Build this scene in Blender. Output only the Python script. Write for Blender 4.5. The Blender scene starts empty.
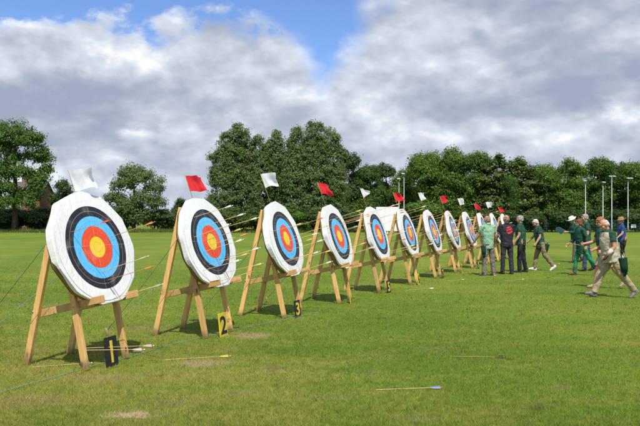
import bpy, bmesh, math, random
import numpy as np
from mathutils import Vector, Matrix, Euler
R = math.radians
scene = bpy.context.scene
COL = scene.collection
rng = np.random.default_rng(7)
random.seed(11)

# ------------------------------------------------------------------ camera
F, HZ, HC = 700.0, 221.6, 1.6          # focal length in photo pixels, horizon row, eye height
cam = bpy.data.cameras.new('camera')
cam.sensor_width = 36.0
cam.lens = 36.0 * F / 640.0
cam.shift_y = (HZ - 213.0) / 640.0
cam.clip_end = 4000
camo = bpy.data.objects.new('camera', cam)
camo.location = (0, 0, HC)
camo.rotation_euler = (R(90), 0, 0)
COL.objects.link(camo)
scene.camera = camo

def gpt(u, v):
    Z = F * HC / (v - HZ)
    return Vector(((u - 320) * Z / F, Z, 0))
def pt(u, v, Z):
    return Vector(((u - 320) * Z / F, Z, HC - (v - HZ) * Z / F))

# ------------------------------------------------------------------ helpers
class MB:
    def __init__(s): s.v = []; s.f = []; s.m = []; s.sm = []
    def add(s, vs, fs, mat=0, smooth=False):
        o = len(s.v); s.v += [tuple(x) for x in vs]
        for f in fs:
            s.f.append([i + o for i in f]); s.m.append(mat); s.sm.append(smooth)
    def box(s, c, d, M=None, mat=0, ch=0.0):
        c = Vector(c); hx, hy, hz = d[0]/2, d[1]/2, d[2]/2
        if ch <= 0:
            P = [Vector((x*hx, y*hy, z*hz)) for z in (-1, 1) for y in (-1, 1) for x in (-1, 1)]
            Fc = [(0,2,3,1), (4,5,7,6), (0,1,5,4), (2,6,7,3), (0,4,6,2), (1,3,7,5)]
        else:
            bm = bmesh.new(); bmesh.ops.create_cube(bm, size=1)
            for vv in bm.verts: vv.co = Vector((vv.co.x*2*hx, vv.co.y*2*hy, vv.co.z*2*hz))
            bmesh.ops.bevel(bm, geom=bm.edges[:], offset=ch, segments=1, affect='EDGES')
            bm.verts.index_update()
            P = [vv.co.copy() for vv in bm.verts]; Fc = [[q.index for q in f.verts] for f in bm.faces]
            bm.free()
        if M is not None: P = [M @ p for p in P]
        s.add([p + c for p in P], Fc, mat)
    def beam(s, a, b, w, h, up=(0, 1, 0), mat=0, ch=0.004, ext=0):
        a = Vector(a); b = Vector(b); d = (b - a); L = d.length; d.normalize()
        a = a - d*ext; b = b + d*ext; L += 2*ext
        y = Vector(up); y = (y - d * y.dot(d)).normalized(); x = y.cross(d)
        M = Matrix((x, y, d)).transposed()
        s.box((a + b) / 2, (w, h, L), M, mat, ch)
    def tube(s, pts, rad, n=8, mat=0, smooth=True, cap=True, flat=None):
        pts = [Vector(p) for p in pts]; k = len(pts)
        if not hasattr(rad, '__len__'): rad = [rad] * k
        vs = []; up = None
        for i, p in enumerate(pts):
            t = (pts[min(i+1, k-1)] - pts[max(i-1, 0)]).normalized()
            if up is None:
                up = Vector((0, 0, 1)) if abs(t.z) < .9 else Vector((1, 0, 0))
            x = t.cross(up)
            if x.length < 1e-5: x = t.orthogonal()
            x.normalize(); y = x.cross(t).normalized(); up = y
            r = rad[i]; rx, ry = (r if hasattr(r, '__len__') else (r, r))
            for j in range(n):
                a = 2*math.pi*j/n
                vs.append(p + x*math.cos(a)*rx + y*math.sin(a)*ry)
        fs = [(i*n+j, i*n+(j+1) % n, (i+1)*n+(j+1) % n, (i+1)*n+j) for i in range(k-1) for j in range(n)]
        fs = [tuple(reversed(f)) for f in fs]
        if cap:
            fs.append(tuple(range(n))); fs.append(tuple(reversed(range((k-1)*n, k*n))))
        s.add(vs, fs, mat, smooth)
    def loft(s, rings, mat=0, cap=True):
        """rings: list of (centre, ax, ay) vectors -> closed elliptical tube"""
        n = 16; vs = []
        for c, ax, ay in rings:
            c = Vector(c)
            for j in range(n):
                a = 2*math.pi*j/n; vs.append(c + Vector(ax)*math.cos(a) + Vector(ay)*math.sin(a))
        k = len(rings)
        fs = [(i*n+j, i*n+(j+1) % n, (i+1)*n+(j+1) % n, (i+1)*n+j) for i in range(k-1) for j in range(n)]
        if cap:
            fs.append(tuple(reversed(range(n)))); fs.append(tuple(range((k-1)*n, k*n)))
        s.add(vs, fs, mat, True)
    def ell(s, c, r, M=None, mat=0, nu=16, nv=10):
        c = Vector(c); vs = []; fs = []
        for i in range(nv+1):
            th = math.pi*i/nv
            for j in range(nu):
                ph = 2*math.pi*j/nu
                p = Vector((r[0]*math.sin(th)*math.cos(ph), r[1]*math.sin(th)*math.sin(ph), r[2]*math.cos(th)))
                if M is not None: p = M @ p
                vs.append(c + p)
        for i in range(nv):
            for j in range(nu):
                a, b = i*nu+j, i*nu+(j+1) % nu
                if i == 0: fs.append((a, a+nu, b+nu))
                elif i == nv-1: fs.append((a, a+nu, b))
                else: fs.append((a, a+nu, b+nu, b))
        s.add(vs, fs, mat, True)
    def mesh(s, name, mats):
        me = bpy.data.meshes.new(name); me.from_pydata(s.v, [], s.f)
        for m in (mats if isinstance(mats, (list, tuple)) else [mats]): me.materials.append(m)
        me.polygons.foreach_set('material_index', s.m); me.polygons.foreach_set('use_smooth', s.sm)
        me.update(); return me
    def build(s, name, mats, parent=None, loc=None):
        return link(name, s.mesh(name, mats), parent, loc)

def link(name, data, parent=None, loc=None, rot=None):
    o = bpy.data.objects.new(name, data); COL.objects.link(o)
    if parent is not None: o.parent = parent
    if loc is not None: o.location = loc
    if rot is not None: o.rotation_euler = rot
    return o
def tag(o, label, cat, group=None, kind=None):
    if label: o['label'] = label
    if cat: o['category'] = cat
    if group: o['group'] = group
    if kind: o['kind'] = kind
    return o
def empty(name, loc=(0, 0, 0), rot=(0, 0, 0)):
    o = link(name, None, None, loc, rot); o.empty_display_size = .1; return o
def copy_tree(o, parent=None):
    c = o.copy(); COL.objects.link(c); c.parent = parent
    for ch in list(o.children): copy_tree(ch, c)
    return c
def np_mesh(name, V, Fq, mat, tint=None, smooth=False):
    """V (n,3), Fq (m,k) fast mesh"""
    me = bpy.data.meshes.new(name); n, (m, k) = len(V), Fq.shape
    me.vertices.add(n); me.vertices.foreach_set('co', np.ascontiguousarray(V, np.float32).ravel())
    me.loops.add(m*k); me.loops.foreach_set('vertex_index', np.ascontiguousarray(Fq, np.int32).ravel())
    me.polygons.add(m); me.polygons.foreach_set('loop_start', np.arange(0, m*k, k, dtype=np.int32))
    if smooth: me.polygons.foreach_set('use_smooth', np.ones(m, bool))
    me.materials.append(mat); me.update(calc_edges=True)
    if tint is not None:
        a = me.attributes.new('tint', 'FLOAT', 'FACE'); a.data.foreach_set('value', np.asarray(tint, np.float32))
    return me

# ------------------------------------------------------------------ node helpers
class NT:
    def __init__(s, tree): s.t = tree; s.n = tree.nodes; s.l = tree.links
    def new(s, typ, ins=None, **kw):
        nd = s.n.new(typ)
        for k, v in kw.items(): setattr(nd, k, v)
        for k, v in (ins or {}).items(): s.set(nd.inputs[k], v)
        return nd
    def set(s, sock, v):
        if isinstance(v, bpy.types.NodeSocket): s.l.new(v, sock)
        elif hasattr(v, '__len__') and sock.type == 'RGBA' and len(v) == 3: sock.default_value = (*v, 1)
        else: sock.default_value = v
    def m(s, op, a, b=None, c=None, clamp=False):
        nd = s.n.new('ShaderNodeMath'); nd.operation = op; nd.use_clamp = clamp
        s.set(nd.inputs[0], a)
        if b is not None: s.set(nd.inputs[1], b)
        if c is not None: s.set(nd.inputs[2], c)
        return nd.outputs[0]
    def ss(s, x, lo, hi, a=0., b=1.):
        nd = s.n.new('ShaderNodeMapRange'); nd.interpolation_type = 'SMOOTHSTEP'
        s.set(nd.inputs[0], x); s.set(nd.inputs[1], lo); s.set(nd.inputs[2], hi)
        s.set(nd.inputs[3], a); s.set(nd.inputs[4], b); return nd.outputs[0]
    def mix(s, f, a, b, blend='MIX'):
        nd = s.n.new('ShaderNodeMix'); nd.data_type = 'RGBA'; nd.blend_type = blend
        s.set(nd.inputs[0], f); s.set(nd.inputs[6], a); s.set(nd.inputs[7], b); return nd.outputs[2]
    def noise(s, vec, scale, det=4, rough=.55, dist=0., out=0):
        nd = s.n.new('ShaderNodeTexNoise'); s.set(nd.inputs['Scale'], scale); s.set(nd.inputs['Detail'], det)
        s.set(nd.inputs['Roughness'], rough); s.set(nd.inputs['Distortion'], dist)
        if vec is not None: s.l.new(vec, nd.inputs['Vector'])
        return nd.outputs[out]
    def mapping(s, vec, loc=(0,0,0), rot=(0,0,0), sc=(1,1,1)):
        nd = s.n.new('ShaderNodeMapping'); s.l.new(vec, nd.inputs[0])
        nd.inputs[1].default_value = loc; nd.inputs[2].default_value = rot; nd.inputs[3].default_value = sc
        return nd.outputs[0]

def material(name, rough=.6, spec=.3):
    m = bpy.data.materials.new(name); m.use_nodes = True; nt = NT(m.node_tree)
    b = m.node_tree.nodes['Principled BSDF']; b.inputs['Roughness'].default_value = rough
    b.inputs['Specular IOR Level'].default_value = spec
    return m, nt, b
def simple(name, col, rough=.6, spec=.3, var=.18, scale=6., bump=0., bscale=40., metal=0.):
    """procedural: colour broken up by two noises, optional bump"""
    m, nt, b = material(name, rough, spec)
    tc = nt.new('ShaderNodeTexCoord').outputs['Object']
    oi = nt.new('ShaderNodeObjectInfo').outputs['Random']
    vec = nt.new('ShaderNodeVectorMath', operation='ADD'); nt.l.new(tc, vec.inputs[0])
    cx = nt.new('ShaderNodeCombineXYZ', {0: nt.m('MULTIPLY', oi, 37.)}); nt.l.new(cx.outputs[0], vec.inputs[1])
    n = nt.noise(vec.outputs[0], scale, 5, .6)
    k = nt.ss(n, .25, .75, 1-var, 1+var)
    hs = nt.new('ShaderNodeVectorMath', operation='SCALE'); hs.inputs[0].default_value = col; nt.l.new(k, hs.inputs['Scale'])
    nt.l.new(hs.outputs[0], b.inputs['Base Color']); b.inputs['Metallic'].default_value = metal
    if bump:
        bp = nt.new('ShaderNodeBump', {'Strength': bump, 'Distance': .01, 'Height': nt.noise(tc, bscale, 4)})
        nt.l.new(bp.outputs[0], b.inputs['Normal'])
    return m

# ------------------------------------------------------------------ light
SUN_TO = Vector((.13, -.83, 1.36)).normalized()          # direction towards the sun (behind the photographer)
SUN_EL = math.asin(SUN_TO.z); SUN_AZ = math.atan2(SUN_TO.x, SUN_TO.y)   # azimuth clockwise from +Y
sl = bpy.data.lights.new('sun', 'SUN'); sl.energy = 4.2; sl.angle = R(.5); sl.color = (1, .96, .89)
so = link('sun', sl, None, (0, -20, 40)); so.rotation_euler = (-SUN_TO).to_track_quat('-Z', 'Y').to_euler()

def make_world():
    w = bpy.data.worlds.new('World'); scene.world = w; w.use_nodes = True; nt = NT(w.node_tree)
    for nd in list(nt.n): nt.n.remove(nd)
    sky = nt.new('ShaderNodeTexSky', sky_type='NISHITA', sun_disc=False)
    sky.sun_elevation = SUN_EL; sky.sun_rotation = SUN_AZ; sky.air_density = 1.0; sky.dust_density = .4; sky.ozone_density = 1.6
    d = nt.new('ShaderNodeTexCoord').outputs['Generated']
    sp = nt.new('ShaderNodeSeparateXYZ', {0: d}); x, y, z = sp.outputs
    az = nt.m('ARCTAN2', x, y); el = nt.m('ARCSINE', z)
    # layered cloud coordinates: a flat deck seen in perspective, softened at the horizon
    k = nt.m('DIVIDE', 1., nt.m('ADD', nt.m('MAXIMUM', z, 0.), .22))
    p = nt.new('ShaderNodeVectorMath', operation='SCALE'); nt.l.new(d, p.inputs[0]); nt.l.new(k, p.inputs['Scale'])
    p = nt.mapping(p.outputs[0], (3.1, 1.7, 4.2), (0, 0, 0), (1.0, .8, 1.25))
    big = nt.noise(p, 1.5, 7, .55, .25)
    n1 = nt.noise(nt.mapping(d, (.2, .9, .4), (0, 0, 0), (1, 1, 1.5)), 5.5, 8, .58, .1)
    n2 = nt.noise(nt.mapping(d, (1.3, 4.7, .2), (0, 0, 0), (1, 1, 2.6)), 4.0, 8, .56, .1)
    n3 = nt.noise(nt.mapping(d, (0, 0, 0), (0, 0, 0), (1, 1, 1.5)), 15., 9, .60, .1)
    n4 = nt.noise(nt.mapping(d, (.7, 2.2, 1.9), (0, 0, 0), (1, 1, 4.2)), 6.5, 8, .58, .1)
    def dens(dv):
        vo = nt.new('ShaderNodeTexVoronoi', {'Vector': nt.new('ShaderNodeVectorMath', {0: dv, 1: nt.new('ShaderNodeVectorMath', {0: nt.noise(dv, 7., 4, .5, 0., 1), 'Scale': .12}, operation='SCALE').outputs[0]}, operation='ADD').outputs[0], 'Scale': 7.5, 'Detail': 2., 'Roughness': .5, 'Lacunarity': 2.3}, feature='F1')
        return nt.m('SUBTRACT', nt.m('MULTIPLY', nt.noise(dv, 5., 8, .56, .2), 1.0), nt.m('MULTIPLY', vo.outputs['Distance'], .34))
    dz = nt.mapping(d, (.37, .11, .05), (0, 0, 0), (1, 1, 1.75))
    dA = dens(dz); dB = dens(nt.new('ShaderNodeVectorMath', {0: dz, 1: (.010, 0, .040)}, operation='ADD').outputs[0])
    relief = nt.m('SUBTRACT', dA, dB)
    jit = nt.m('ADD', nt.m('MULTIPLY', nt.m('SUBTRACT', n1, .5), .11), nt.m('ADD', nt.m('MULTIPLY', nt.m('SUBTRACT', n3, .5), .085), nt.m('MULTIPLY', nt.m('ADD', dA, -.33), -.11)))
    e2 = nt.m('ADD', el, jit); a2 = nt.m('ADD', az, nt.m('MULTIPLY', jit, -.9))
    # blue gap between the two cloud banks: strip along the top, closing to a wedge lower down
    up = nt.m('SUBTRACT', el, .200)
    ctr = nt.m('SUBTRACT', .010, nt.m('MULTIPLY', up, .36))
    hw = nt.m('ADD', .002, nt.m('MULTIPLY', nt.m('MAXIMUM', up, -.05), .88))
    wedge = nt.ss(nt.m('SUBTRACT', hw, nt.m('ABSOLUTE', nt.m('SUBTRACT', a2, ctr))), -.036, .030)
    strip = nt.m('MULTIPLY', nt.ss(nt.m('ADD', e2, nt.m('MULTIPLY', nt.m('MULTIPLY', az, az), .15)), .276, .302), nt.ss(az, .06, .0))
    gap = nt.m('MAXIMUM', wedge, strip)
    broken = nt.ss(big, .40, .55)                                   # elsewhere: broken cumulus
    infront = nt.m('MULTIPLY', nt.ss(el, .52, .36), nt.ss(nt.m('ABSOLUTE', az), 1.0, .7))
    cov = nt.m('ADD', nt.m('MULTIPLY', infront, nt.m('SUBTRACT', 1., gap)), nt.m('MULTIPLY', nt.m('SUBTRACT', 1., infront), broken))
    # cloud brightness: soft grey-blue bases, brighter tops and torn edges
    def bump(a0, e0, sa, se):
        q = nt.m('ADD', nt.m('POWER', nt.m('ABSOLUTE', nt.m('DIVIDE', nt.m('SUBTRACT', a2, a0), sa)), 2.),
                 nt.m('POWER', nt.m('ABSOLUTE', nt.m('DIVIDE', nt.m('SUBTRACT', e2, e0), se)), 2.))
        return nt.m('EXPONENT', nt.m('MULTIPLY', q, -1.))
    def pa(u): return math.atan((u-320)/F)
    def pe(v): return math.atan((HZ-v)/F)
    br = nt.m('ADD', .44, nt.m('MULTIPLY', nt.m('SUBTRACT', n2, .5), .70))
    br = nt.m('ADD', br, nt.m('MULTIPLY', nt.m('SUBTRACT', n1, .5), .40))
    br = nt.m('ADD', br, nt.m('MULTIPLY', relief, 1.7))
    br = nt.m('ADD', br, nt.m('ADD', nt.m('MULTIPLY', nt.m('SUBTRACT', n3, .5), .36), nt.m('MULTIPLY', nt.m('SUBTRACT', n4, .5), .30)))
    for (u, v, su, sv, amt) in [(40, 40, 110, 32, .22), (130, 28, 60, 18, .30), (250, 45, 60, 34, .22), (275, 85, 35, 22, .20),
                                (60, 108, 170, 24, -.36), (20, 150, 60, 20, -.12), (140, 125, 45, 9, .22), (300, 118, 100, 14, .14),
                                (400, 40, 60, 45, .16), (360, 75, 40, 20, .18), (560, 70, 130, 22, -.18), (480, 88, 120, 14, -.08),
                                (610, 106, 34, 12, .34), (75, 178, 60, 22, .22), (215, 95, 60, 12, -.10), (370, 110, 60, 18, .12), (640, 140, 60, 14, .10), (480, 60, 40, 12, .16), (420, 150, 130, 14, .10), (560, 140, 90, 12, .05), (600, 15, 80, 16, -.1)]:
        br = nt.m('ADD', br, nt.m('MULTIPLY', bump(pa(u), pe(v), su/F, sv/F), amt))
    br = nt.m('ADD', br, nt.m('MULTIPLY', nt.ss(el, .15, .03), .10))
    br = nt.m('ADD', br, nt.m('MULTIPLY', nt.ss(cov, .98, .4), .18))
    ramp = nt.new('ShaderNodeValToRGB', {0: br}); cr = ramp.color_ramp
    cr.elements[0].position = 0.; cr.elements[0].color = (2.8, 3.25, 4.2, 1)
    cr.elements[1].position = 1.; cr.elements[1].color = (8.2, 8.2, 8.4, 1)
    for pos, c in ((.28, (3.45, 3.9, 4.85, 1)), (.5, (4.4, 4.75, 5.6, 1)), (.74, (5.6, 6.0, 6.8, 1))):
        e = cr.elements.new(pos); e.color = c
    skyb = nt.mix(1., sky.outputs[0], (.86, 1.02, 1.36), 'MULTIPLY')
    mixc = nt.mix(cov, skyb, ramp.outputs[0])
    bg = nt.new('ShaderNodeBackground', {'Color': mixc, 'Strength': .1})
    out = nt.new('ShaderNodeOutputWorld'); nt.l.new(bg.outputs[0], out.inputs[0])
make_world()
scene.world.cycles.sampling_method = 'MANUAL'; scene.world.cycles.sample_map_resolution = 256

vs = scene.view_settings
vs.view_transform = 'Standard'; vs.look = 'None'; vs.exposure = .34; vs.gamma = 1; vs.use_curve_mapping = False
scene.cycles.max_bounces = 6; scene.cycles.transparent_max_bounces = 8

# ------------------------------------------------------------------ ground
def grass_group():
    g = bpy.data.node_groups.new('turf colour', 'ShaderNodeTree')
    g.interface.new_socket('Color', in_out='OUTPUT', socket_type='NodeSocketColor')
    nt = NT(g); P = nt.new('ShaderNodeNewGeometry').outputs['Position']
    flat = nt.new('ShaderNodeVectorMath', {0: P, 1: (1, 1, 0)}, operation='MULTIPLY').outputs[0]
    xyz = nt.new('ShaderNodeSeparateXYZ', {0: P})
    big = nt.noise(nt.mapping(flat, (5, 2, 0), (0, 0, R(12)), (1, .45, 1)), .22, 4, .55)
    mid = nt.noise(nt.mapping(flat, (1, 7, 0), (0, 0, R(-8)), (.55, 1.1, 1)), 1.3, 6, .65)
    fine = nt.noise(flat, 9., 6, .7)
    vfine = nt.noise(flat, 55., 4, .7)
    near = nt.m('MULTIPLY', nt.ss(xyz.outputs[1], 13., 5.), nt.ss(xyz.outputs[0], 3., -2.5))   # worn, drier turf by the near butts
    dry = nt.m('ADD', nt.m('ADD', nt.m('MULTIPLY', mid, .50), nt.m('MULTIPLY', fine, .34)), nt.m('ADD', nt.m('MULTIPLY', big, .26), nt.m('MULTIPLY', near, .10)))
    c = nt.mix(nt.ss(big, .3, .7), (.099, .160, .013), (.146, .206, .017))
    c = nt.mix(nt.ss(dry, .51, .72), c, (.215, .205, .040))
    c = nt.mix(nt.ss(dry, .69, .84), c, (.30, .215, .105))
    c = nt.mix(nt.ss(mid, .42, .24), c, (.070, .140, .014))
    clv = nt.noise(flat, 3.4, 5, .6)
    c = nt.mix(nt.m('MULTIPLY', nt.ss(clv, .60, .70), .55), c, (.060, .135, .018))
    hv = nt.new('ShaderNodeVectorMath', operation='SCALE'); nt.l.new(c, hv.inputs[0])
    nt.l.new(nt.m('MULTIPLY', nt.ss(vfine, .2, .8, .80, 1.22), nt.ss(fine, .2, .8, .86, 1.15)), hv.inputs['Scale'])
    c = hv.outputs[0]
    mow = nt.noise(nt.mapping(flat, (3, 0, 0), (0, 0, R(-4)), (.035, .62, 1)), 1., 3, .6)
    hv2 = nt.new('ShaderNodeVectorMath', operation='SCALE'); nt.l.new(c, hv2.inputs[0]); nt.l.new(nt.ss(mow, .3, .7, .93, 1.07), hv2.inputs['Scale']); c = hv2.outputs[0]
    # bare, scuffed earth: (photo place, half-size across, half-size in depth, strength)
    for (u, v, a, b, amt, colr) in [(131, 415, .24, .12, 1., (.40, .31, .18)), (204, 364, .32, .20, .9, (.34, .24, .13)), (250, 336, .30, .30, .8, (.34, .24, .13)), (100, 378, .5, .16, .5, (.27, .2, .1)), (38, 398, .3, .1, .5, (.3, .21, .11)), (330, 398, .3, .12, .35, (.27, .21, .10)), (420, 420, .25, .10, .35, (.26, .2, .1)), (560, 387.5, .17, .10, .55, (.24, .16, .08)),
                              (275, 369, .24, .16, .5, (.20, .155, .07)), (243, 393, .16, .10, .4, (.24, .17, .09)), (172, 403, .35, .12, .4, (.22, .17, .085)), (540, 407, .16, .10, .5, (.09, .075, .035)),
                              (368, 372, .2, .12, .3, (.2, .16, .08)), (440, 350, .3, .3, .28, (.2, .16, .07)), (145, 328, .5, .35, .45, (.25, .17, .08)), (60, 305, 1.2, .5, .4, (.22, .17, .08)), (20, 405, .5, .2, .35, (.2, .15, .07))]:
        q = gpt(u, v)
        dx = nt.m('DIVIDE', nt.m('SUBTRACT', xyz.outputs[0], q.x), a); dy = nt.m('DIVIDE', nt.m('SUBTRACT', xyz.outputs[1], q.y), b)
        r = nt.m('SQRT', nt.m('ADD', nt.m('MULTIPLY', dx, dx), nt.m('MULTIPLY', dy, dy)))
        r = nt.m('ADD', r, nt.m('ADD', nt.m('MULTIPLY', nt.m('SUBTRACT', fine, .5), 3.4), nt.m('MULTIPLY', nt.m('SUBTRACT', vfine, .5), 2.2)))
        c = nt.mix(nt.m('MULTIPLY', nt.ss(r, 1.15, .35), amt), c, colr)
    o = nt.new('NodeGroupOutput'); nt.l.new(c, o.inputs[0])
    return g
TURF = grass_group()
def turf_mat(name, gain, blade=False):
    m, nt, b = material(name, .85 if not blade else .55, .12 if not blade else .25)
    gcol = nt.n.new('ShaderNodeGroup'); gcol.node_tree = TURF
    k = gain
    if blade:
        t = nt.new('ShaderNodeAttribute', attribute_name='tint').outputs['Fac']
        k = nt.m('MULTIPLY', nt.ss(t, 0., 1., .60, 1.45), gain)
    sc = nt.new('ShaderNodeVectorMath', operation='SCALE'); nt.l.new(gcol.outputs[0], sc.inputs[0]); nt.set(sc.inputs['Scale'], k)
    col = sc.outputs[0]
    if blade: col = nt.mix(nt.ss(t, .90, .93), col, (.30, .25, .10))
    nt.l.new(col, b.inputs['Base Color'])
    if not blade:
        P = nt.new('ShaderNodeNewGeometry').outputs['Position']
        h = nt.m('ADD', nt.noise(P, 60., 5, .7), nt.m('MULTIPLY', nt.noise(P, 7., 4), 1.5))
        bp = nt.new('ShaderNodeBump', {'Strength': .5, 'Distance': .03, 'Height': h}); nt.l.new(bp.outputs[0], b.inputs['Normal'])
    else:
        tr = nt.new('ShaderNodeBsdfTranslucent'); nt.l.new(col, tr.inputs[0])
        mx = nt.new('ShaderNodeMixShader', {0: .3}); nt.l.new(b.outputs[0], mx.inputs[1]); nt.l.new(tr.outputs[0], mx.inputs[2])
        nt.l.new(mx.outputs[0], nt.n['Material Output'].inputs[0])
    return m
M_GROUND = turf_mat('mown turf', .93)
M_BLADE = turf_mat('grass blades', 1.35, True)
g = MB(); g.add([(-1500, -300, 0), (1500, -300, 0), (1500, 2500, 0), (-1500, 2500, 0)], [(0, 1, 2, 3)])
tag(g.build('ground', M_GROUND), None, None, None, 'structure')

def blades(name, X, Y, hgt, wid, lean, z0=0.):
    n = len(X); a = rng.uniform(0, 2*np.pi, n)
    dx, dy = np.cos(a)*wid/2, np.sin(a)*wid/2
    la = rng.uniform(0, 2*np.pi, n); lx, ly = np.cos(la)*lean*hgt, np.sin(la)*lean*hgt
    V = np.empty((n, 3, 3), np.float32)
    V[:, 0] = np.stack([X-dx, Y-dy, np.full(n, z0-.002)], 1); V[:, 1] = np.stack([X+dx, Y+dy, np.full(n, z0-.002)], 1)
    V[:, 2] = np.stack([X+lx, Y+ly, z0+hgt], 1)
    return V.reshape(-1, 3), np.arange(3*n).reshape(n, 3)
def turf():
    # screen-uniform density: sample rows of the field of view, a little wider than the frame
    n = 900000
    inv = rng.uniform(1/30., 1/3.6, n); Y = 1/inv
    X = rng.uniform(-.66, .66, n)*Y + rng.uniform(-1.3, 1.3, n)
    keep = rng.random(n) < np.clip((30-Y)/8, 0, 1)
    X, Y = X[keep], Y[keep]; n = len(X)
    # clumped growth
    cl = np.sin(X*23+np.sin(Y*17)*2)*np.sin(Y*19+np.sin(X*13)*2)
    h = np.clip(rng.normal(.019, .007, n) + .005*cl, .006, .045)
    w = np.clip(.0035*Y/7, .003, .012)*rng.uniform(.7, 1.3, n)
    V, Fc = blades('t', X, Y, h, w, rng.uniform(.2, 1.3, n))
    # scattered longer tufts, more of them round the feet of the stands
    m = 1500; ty = 1/rng.uniform(1/26., 1/4.8, m); tx = rng.uniform(-.56, .56, m)*ty
    fx, fy = [], []
    for i in range(12):
        o = Vector((-2.81, 8.0)) + Vector((.962, 2.03))*i
        for a in (-.41, .41):
            for q in (-.32, .37):
                for _ in range(7): fx.append(o.x + a*.93 + q*.366 + rng.normal()*.05); fy.append(o.y - a*.366 + q*.93 + rng.normal()*.05)
    tx = np.concatenate([tx, fx]); ty = np.concatenate([ty, fy]); m = len(tx); k = 13
    X2 = np.repeat(tx, k) + rng.normal(size=m*k)*.022; Y2 = np.repeat(ty, k) + rng.normal(size=m*k)*.022
    V2, F2 = blades('t', X2, Y2, rng.uniform(.025, .065, m*k), np.clip(.004*Y2/7, .0035, .010), rng.uniform(.2, .9, m*k))
    V = np.concatenate([V, V2]); Fc = np.concatenate([Fc, F2 + 3*n]); n = n + m*k
    me = np_mesh('turf_blades', V, Fc, M_BLADE, rng.random(n))
    tag(link('grass', me), 'short mown grass covering the near field', 'grass', None, 'stuff')
turf()
# ------------------------------------------------------------------ materials for the butts
def wood_mat(name, c1, c2):
    m, nt, b = material(name, .65, .25)
    tc = nt.new('ShaderNodeTexCoord').outputs['Object']
    oi = nt.new('ShaderNodeObjectInfo').outputs['Random']
    off = nt.new('ShaderNodeCombineXYZ', {0: nt.m('MULTIPLY', oi, 9.), 2: nt.m('MULTIPLY', oi, 5.)}).outputs[0]
    v = nt.new('ShaderNodeVectorMath', {0: tc, 1: off}, operation='ADD').outputs[0]
    grain = nt.noise(nt.mapping(v, (0, 0, 0), (0, R(12), 0), (38, 38, 2.2)), 1., 5, .6, .4)
    patch = nt.noise(v, 3.5, 4)
    c = nt.mix(nt.ss(grain, .3, .7), c1, c2)
    c = nt.mix(nt.m('MULTIPLY', nt.ss(patch, .52, .72), .45), c, (.26, .14, .055))
    vor = nt.new('ShaderNodeTexVoronoi', {'Vector': nt.mapping(v, (0, 0, 0), (0, 0, 0), (9, 9, 3.2)), 'Scale': 1.})
    c = nt.mix(nt.ss(vor.outputs['Distance'], .16, .07), c, (.16, .075, .03))
    zz = nt.new('ShaderNodeSeparateXYZ', {0: tc}).outputs[2]
    c = nt.mix(nt.m('MULTIPLY', nt.ss(nt.m('ADD', zz, nt.m('MULTIPLY', patch, -.16)), .06, -.05), .75), c, (.13, .11, .05))
    ob = nt.ss(oi, 0., 1., .80, 1.15)
    sc = nt.new('ShaderNodeVectorMath', operation='SCALE'); nt.l.new(c, sc.inputs[0]); nt.l.new(ob, sc.inputs['Scale'])
    nt.l.new(sc.outputs[0], b.inputs['Base Color'])
    bp = nt.new('ShaderNodeBump', {'Strength': .25, 'Distance': .004, 'Height': grain}); nt.l.new(bp.outputs[0], b.inputs['Normal'])
    return m
M_WOOD = wood_mat('pine timber', (.74, .46, .165), (.60, .35, .12))
M_WOOD2 = wood_mat('weathered pine', (.63, .39, .155), (.50, .29, .105))
M_BOLT = simple('galvanised steel', (.35, .35, .36), .4, .5, metal=.8)

def straw_mat():
    m, nt, b = material('straw rope', .9, .1)
    tc = nt.new('ShaderNodeTexCoord').outputs['Object']; s = nt.new('ShaderNodeSeparateXYZ', {0: tc})
    r = nt.m('SQRT', nt.m('ADD', nt.m('POWER', s.outputs[1], 2.), nt.m('POWER', s.outputs[2], 2.)))
    coil = nt.m('ABSOLUTE', nt.m('SINE', nt.m('MULTIPLY', nt.m('ADD', r, nt.m('MULTIPLY', s.outputs[0], 1.0)), 75.)))
    n = nt.noise(nt.mapping(tc, (0, 0, 0), (0, 0, 0), (60, 9, 9)), 1., 5, .65)
    c = nt.mix(n, (.22, .135, .05), (.36, .24, .10)); c = nt.mix(nt.ss(coil, .35, .05), c, (.12, .07, .03))
    nt.l.new(c, b.inputs['Base Color'])
    bp = nt.new('ShaderNodeBump', {'Strength': .8, 'Distance': .02, 'Height': nt.m('ADD', coil, nt.m('MULTIPLY', n, .6))}); nt.l.new(bp.outputs[0], b.inputs['Normal'])
    return m
M_STRAW = straw_mat()

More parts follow.
